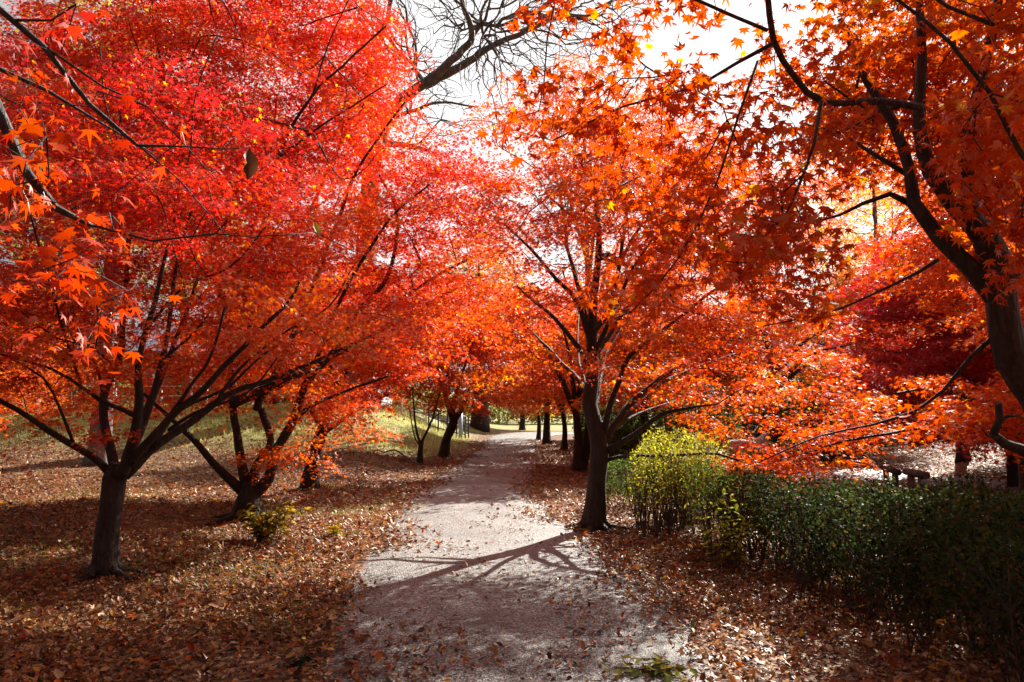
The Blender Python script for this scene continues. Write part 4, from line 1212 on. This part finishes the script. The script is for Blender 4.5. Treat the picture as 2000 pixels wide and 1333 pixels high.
for lab, bx, dn, lf, cl, st, sp_, sr_, sd in [
        ("taller dark evergreen bush below the crimson maple, beyond the paved way", (8.0, 19.5, 1.0, .8, .1, 1.9), 1500, .10, EVG, 3, .3, .012, 205),
        ("lower dark evergreen bush joined to the right of the taller one", (9.4, 20.4, 1.0, .8, .1, 1.5), 1500, .10, EVG, 3, .3, .012, 215),
        ("low dark bush beside the paired trunks right of the path", (3.0, 17.5, .6, 1.4, .05, 1.0), 900, .12, THK, 2, .3, .012, 206),
        ("dark green bush behind the second path trunk", (3.2, 22, .9, 1.8, .05, 1.5), 750, .12, THK, 2, .3, .012, 216),
        ("dark green bush between the second and the broad far trunk", (3.4, 26, .9, 1.8, .05, 1.5), 750, .12, THK, 2, .3, .012, 226),
        ("tallest dark bush by the broad trunk at the far bend", (3.6, 30.5, .9, 2.2, .05, 1.7), 750, .12, THK, 2, .3, .012, 236),
        ("mixed green bush nearest behind the boulders", (7.0, 27, 1.4, 1.2, 0, 2.2), 260, .2, MIX, .8, .4, .015, 209),
        ("mixed green bush upslope right of the boulders", (10, 31, 1.8, 1.4, 0, 2.6), 260, .2, MIX, .8, .4, .015, 219),
        ("mixed green bush far behind the bright shrub", (6.5, 34, 1.8, 1.4, 0, 2.4), 260, .2, MIX, .8, .4, .015, 229),
        ("mixed green bush high on the right slope", (14, 34, 2.2, 1.5, 0, 2.6), 260, .2, MIX, .8, .4, .015, 239),
        ("mixed green bush at the far right of the slope", (18, 30, 2.2, 1.5, 0, 2.2), 260, .2, MIX, .8, .4, .015, 249),
        ("green bush on the left bank top in front of the building", (-13.5, 33.0, 2.4, 1.2, 0, 2.3), 260, .2, MIX, .8, .4, .015, 259),
        ("second green bush along the bank top, nearer the white fence", (-9.0, 34.5, 2.2, 1.2, 0, 2.0), 260, .2, MIX, .8, .4, .015, 269),
        ("big green bush at the far left end of the bank", (-20.0, 32.5, 3.0, 1.3, 0, 2.6), 220, .2, MIX, .8, .4, .015, 279),
        ("olive yellow bush in the middle at the end of the far lawn", (-1.0, 58, 4, 1.5, 0, 2.2), 90, .3, OLV, .3, .5, .03, 207),
        ("olive yellow bush right of the middle one at the far lawn end", (7, 60, 3.8, 1.5, 0, 3.0), 90, .3, OLV, .3, .5, .03, 217),
        ("olive yellow bush left of the middle one at the far lawn end", (-9.5, 62, 4, 1.5, 0, 2.6), 90, .3, OLV, .3, .5, .03, 227)]:
    bush("shrub", lab, "shrub", [bx], dn, lf, cl, st, sp_, sr_, sd)
bush("shrub", "low pale shrub in front of the boulders", "shrub",
     [(6.3, 17.6, .7, .5, .05, .75)], 2200, .07, [(.16, .2, .05), (.3, .3, .1), (.36, .26, .14)], 6, .2, .008, 208)


def leafy(name, label, cat, base, n, spread, hgt, leaf, cols, seed, stemmat=M_STEM, lie=0.0, tpl=T_OVAL, per=6, stemr=.004):
    """few stems with pairs of larger leaves"""
    g = np.random.default_rng(seed)
    root = thing(name, label, cat, base)
    mb = MB(); P, TP, NR = [], [], []
    for k in range(n):
        a = g.random() * 6.283
        e = Vector((math.cos(a) * spread * (.3 + .7 * g.random()), math.sin(a) * spread * (.3 + .7 * g.random()), hgt * (.5 + .5 * g.random()) * (1 - lie) + .03))
        s0 = Vector((g.normal() * spread * .2, g.normal() * spread * .2, 0))
        pts, rr = smooth_path([base + s0, base + s0 + e * .5 + Vector((0, 0, e.z * .25)), base + s0 + e], [stemr, stemr * .7, stemr * .4], .05)
        mb.tube(pts, rr, 4, cap=False)
        for q in range(per):
            t = .25 + .75 * q / max(1, per - 1)
            p = pts[min(len(pts) - 1, int(t * (len(pts) - 1)))]
            aa = a + (1 if q % 2 else -1) * (.5 + .6 * g.random())
            dr = g.normal() * .35 - .15
            P.append(p); TP.append((math.cos(aa) * math.cos(dr), math.sin(aa) * math.cos(dr), math.sin(dr))); NR.append((g.normal() * .35, g.normal() * .35, 1))
    mb.build("stem", stemmat, root)
    n_ = len(P)
    c = palette(g.random(n_), cols)
    leaf_mesh("leaves", [(np.array([tuple(p) for p in P]), np.array(TP), np.array(NR), leaf * (.6 + .7 * g.random(n_)), tpl, c)], M_GREEN, root)
    return root


leafy("seedling_plant", "low leafy plant turning yellow at the foot of the dark looping maple", "plant", gz(at(515, 1052, 8.65)), 38, .34, .42, .11, [(.05, .07, .015), (.13, .13, .02), (.34, .24, .03), (.45, .28, .03)], 301, per=8)
leafy("seedling_plant", "small yellow leafed seedling between the leafy plant and the path", "plant", gz(at(655, 1045, 8.9)), 9, .18, .16, .09, [(.14, .14, .02), (.42, .28, .03), (.5, .34, .04)], 302)
leafy("yellow_sapling", "bright yellow green sapling with large leaves growing out of the hedge front", "plant", gz(Vector((2.12, 7.2, 0))), 30, .30, .74, .075, [(.20, .26, .03), (.34, .38, .04), (.46, .42, .05), (.40, .30, .04)], 303, per=7, stemr=.003)
leafy("fallen_branch", "broken leafy twig of green and yellow leaves lying on the path, lower right", "branch", gz(at(1275, 1302, 4.42)) + Vector((0, 0, .03)), 11, .27, .03, .085, [(.08, .10, .02), (.16, .17, .03), (.34, .26, .03)], 304, lie=.6, per=5)
leafy("leaf_clump", "small dark green leaf clump lying among brown leaves left of the path", "leaves", gz(at(590, 1280, 4.6)) + Vector((0, 0, .02)), 4, .1, .06, .10, [(.012, .03, .018), (.03, .05, .025)], 305, lie=.5, per=3)
leafy("orange_seedling", "few orange leaves on a thin stem in front of the dark hedge", "plant", gz(Vector((2.42, 4.35, 0))), 2, .1, .5, .07, [(.6, .24, .03), (.7, .34, .04)], 306, per=4, stemr=.003)

# stick on the bank
sb = gz(at(775, 905, 17.5))
mbs = MB()
pts, rr = smooth_path([sb + Vector((-.35, .1, .35)), sb + Vector((-.05, .05, .42)), sb + Vector((.3, 0, .2)), sb + Vector((.7, -.1, .02))], [.016, .02, .016, .01], .1)
mbs.tube(pts, rr, 6)
tag(mbs.build("fallen_stick", M_BARK_DARK), 'dark crooked stick lying on the leafy mound left of the path', 'stick')

# ------------------------------------------------------------------ log barriers by the paved way
M_LOG = bark_material("weathered_log", (.05, .042, .038), (.16, .14, .125), 12)
for lab, p0, p1, hh in [("short log rail on two posts beside the paved way, nearest to the hedge", at(1776, 962, 12.9), at(1806, 964, 12.4), .42),
                        ("short log rail on two posts, farther along the paved way", at(1728, 935, 15.2), at(1752, 938, 14.6), .34),
                        ("stub of a log rail just showing over the hedge top", at(1813, 985, 11.5), at(1834, 985, 11.1), .36)]:
    a, b = gz(p0), gz(p1)
    root = thing("log_rail", lab, "log rail", (a + b) / 2, "log rails beside the paved way")
    d = (b - a).normalized()
    for q in (a + d * .08, b - d * .08):
        MB().tube([q - Vector((0, 0, .1)), q + Vector((0, 0, hh - .05))], [.06, .058], 10, knob=.1).build("post", M_LOG, root)
    MB().tube([a - d * .1 + Vector((0, 0, hh)), (a + b) / 2 + Vector((0, 0, hh)), b + d * .1 + Vector((0, 0, hh))], [.062, .066, .06], 10, knob=.15).build("rail", M_LOG, root)


# boulders
def boulder(label, p, r, sq, seed, mat):
    import bmesh
    bm = bmesh.new()
    bmesh.ops.create_icosphere(bm, subdivisions=4, radius=1)
    for v in bm.verts:
        q = v.co.copy()
        k = 1 + .28 * noise.noise(q * 1.1 + Vector((seed, 0, 0))) + .10 * noise.noise(q * 3 + Vector((0, seed, 0)))
        v.co = Vector((q.x * r * k, q.y * r * k * .8, q.z * r * k * sq))
        if v.co.z > r * sq * .75: v.co.z = r * sq * .75 + (v.co.z - r * sq * .75) * .3
    me = bpy.data.meshes.new("boulder"); bm.to_mesh(me); bm.free()
    o = link_mesh("boulder", me, None, mat)
    o.location = gz(p) + Vector((0, 0, r * sq * .4))
    tag(o, label, "boulder", "pale boulders beyond the hedge")


M_ROCK = plain_material("pale_rock", (.36, .34, .35), .8, var=.35, scale=2.5)
boulder("pale grey boulder left of the dark evergreen bush", Vector((7.9, 21.9, 0)), .62, 1.1, 1.3, M_ROCK)
boulder("smaller bluish boulder at the left end of the rock group", Vector((6.7, 21.2, 0)), .5, 1.0, 4.3, M_ROCK)
boulder("tan rounded boulder between the two grey ones", Vector((7.2, 20.3, 0)), .4, .9, 7.7, plain_material("tan_rock", (.42, .34, .22), .8, var=.3, scale=3))

# ------------------------------------------------------------------ railings, post, building on the left
M_WHITE = plain_material("white_painted_rail", (.72, .73, .75), .5, var=.08)
M_DKMET = plain_material("dark_painted_metal", (.035, .04, .05), .5, var=.2)
M_BLUE = plain_material("pale_blue_post_paint", (.42, .52, .75), .5, var=.1)


def railing(name, label, a, b, n, h, mat, rails, rpost=.03, rrail=.022, group=None, balusters=0):
    root = thing(name, label, "railing", a, group)
    for i in range(n):
        p = gz(a.lerp(b, i / (n - 1)))
        MB().box(p + Vector((0, 0, h / 2 - .05)), (rpost * 2, rpost * 2, h + .1)).build("post", mat, root)
    for z in rails:
        m = MB()
        pts = [gz(a.lerp(b, t)) + Vector((0, 0, z * h)) for t in np.linspace(0, 1, 12)]
        m.tube(pts, [rrail] * 12, 6)
        m.build("rail", mat, root)
    if balusters:
        m = MB()
        for i in range(balusters):
            p = gz(a.lerp(b, (i + .5) / balusters))
            m.tube([p + Vector((0, 0, rails[0] * h)), p + Vector((0, 0, rails[-1] * h))], [.009] * 2, 4)
        m.build("balusters", mat, root)
    return root


railing("railing", "white three rail fence on the bank crest behind the slender sapling", Vector((-7.6, 29.5, 0)), Vector((-3.6, 30.2, 0)), 5, .95, M_WHITE, (.35, .65, 1.0))
railing("railing", "dark metal handrail with balusters running down from the white fence", Vector((-3.5, 30.3, 0)), Vector((-2.1, 32.4, 0)), 5, 1.0, M_DKMET, (.2, .55, 1.0), balusters=14)
railing("railing", "dark stair handrail rising right of the pale blue post", Vector((-2.0, 33.2, 0)), Vector((-3.0, 37.5, 0)), 6, 1.0, M_DKMET, (.2, .55, 1.0), balusters=18)
railing("railing", "long pale rail fence along the top of the left bank", Vector((-26, 29.8, 0)), Vector((-9, 30.2, 0)), 10, .9, M_WHITE, (.55, 1.0))
p = gz(Vector((-2.25, 31.5, 0)))
mbp = MB().tube([p - Vector((0, 0, .1)), p + Vector((0, 0, 1.15))], [.085, .085], 12)
mbp.tube([p + Vector((0, 0, 1.15)), p + Vector((0, 0, 1.19)), p + Vector((0, 0, 1.21))], [.095, .085, .03], 12)
tag(mbp.build("bollard", M_BLUE), "pale blue upright post between the two dark handrails", "post")

# old big trunk by the bend
bT = gz(at(945, 838, 40.0))
auto_tree("old_tree", "massive old trunk standing by the lawn past the path bend", "tree", bT + Vector((-.2, 0, 0)), .5, 11, 4.5, 3.4, 121, [RUST, OLIVE, ORANGE], [OLIVE, RUST, GOLD], M_BARK_DARK, leaf=.18, spacing=.9, per=30, radius=.8, nb=11)
for lab, x_, y_, r_, sd in [("lone dark trunk standing in the far left shade behind the bank railing", -16.5, 26.5, .22, 131), ("broad greyish trunk rising behind the nearest left maple", -10.6, 18.6, .26, 132)]:
    auto_tree("tall_tree", lab, "tree", gz(Vector((x_, y_, 0))), r_, 13, 3.2, 6.5, sd, [LIME, OLIVE, GOLD], [LIME, GOLD, OLIVE], M_BARK_GREY, leaf=.13, spacing=.75, per=26, radius=.6, nb=9)

# building on the terrace
M_WALL = plain_material("pale_wall", (.30, .31, .34), .7, var=.08)
M_ROOF = plain_material("blue_grey_roof", (.10, .12, .17), .45, var=.12)
M_GLASS = plain_material("dark_window_glass", (.05, .07, .10), .12, var=.1)
root = thing("building", "low pale building with blue grey roof behind the left bank", "building", Vector((-22, 50, 1.4)))
bw = MB().box((-22, 50, 3.0), (26, 8, 4.0)).build("wall", M_WALL, root)
mr = MB()
v0 = len(mr.v)
mr.v += [Vector(q) for q in ((-35.6, 45.4, 5.0), (-8.4, 45.4, 5.0), (-8.4, 54.6, 5.0), (-35.6, 54.6, 5.0), (-35.6, 50, 7.0), (-8.4, 50, 7.0),
                             (-35.6, 45.4, 4.85), (-8.4, 45.4, 4.85), (-8.4, 54.6, 4.85), (-35.6, 54.6, 4.85))]
for f in ((0, 1, 5, 4), (2, 3, 4, 5), (3, 0, 4), (1, 2, 5), (6, 9, 8, 7), (0, 6, 7, 1), (1, 7, 8, 2), (2, 8, 9, 3), (3, 9, 6, 0)):
    mr.f.append(f); mr.sm.append(False)
mr.build("roof", M_ROOF, root)
for k in range(8):
    wx = -33 + k * 3.1
    fr = MB()
    for q in ((wx - .75, 3.2, .1, 1.5), (wx + .75, 3.2, .1, 1.5), (wx, 3.2, .08, 1.3)):
        fr.box((q[0], 45.97, q[1]), (q[2], .1, q[3]))
    fr.box((wx, 45.97, 3.98), (1.4, .1, .1)).box((wx, 45.97, 2.42), (1.4, .1, .1))
    fo = fr.build("window", M_WHITE, root)
    MB().box((wx, 45.985, 3.2), (1.38, .03, 1.44)).build("pane", M_GLASS, fo)
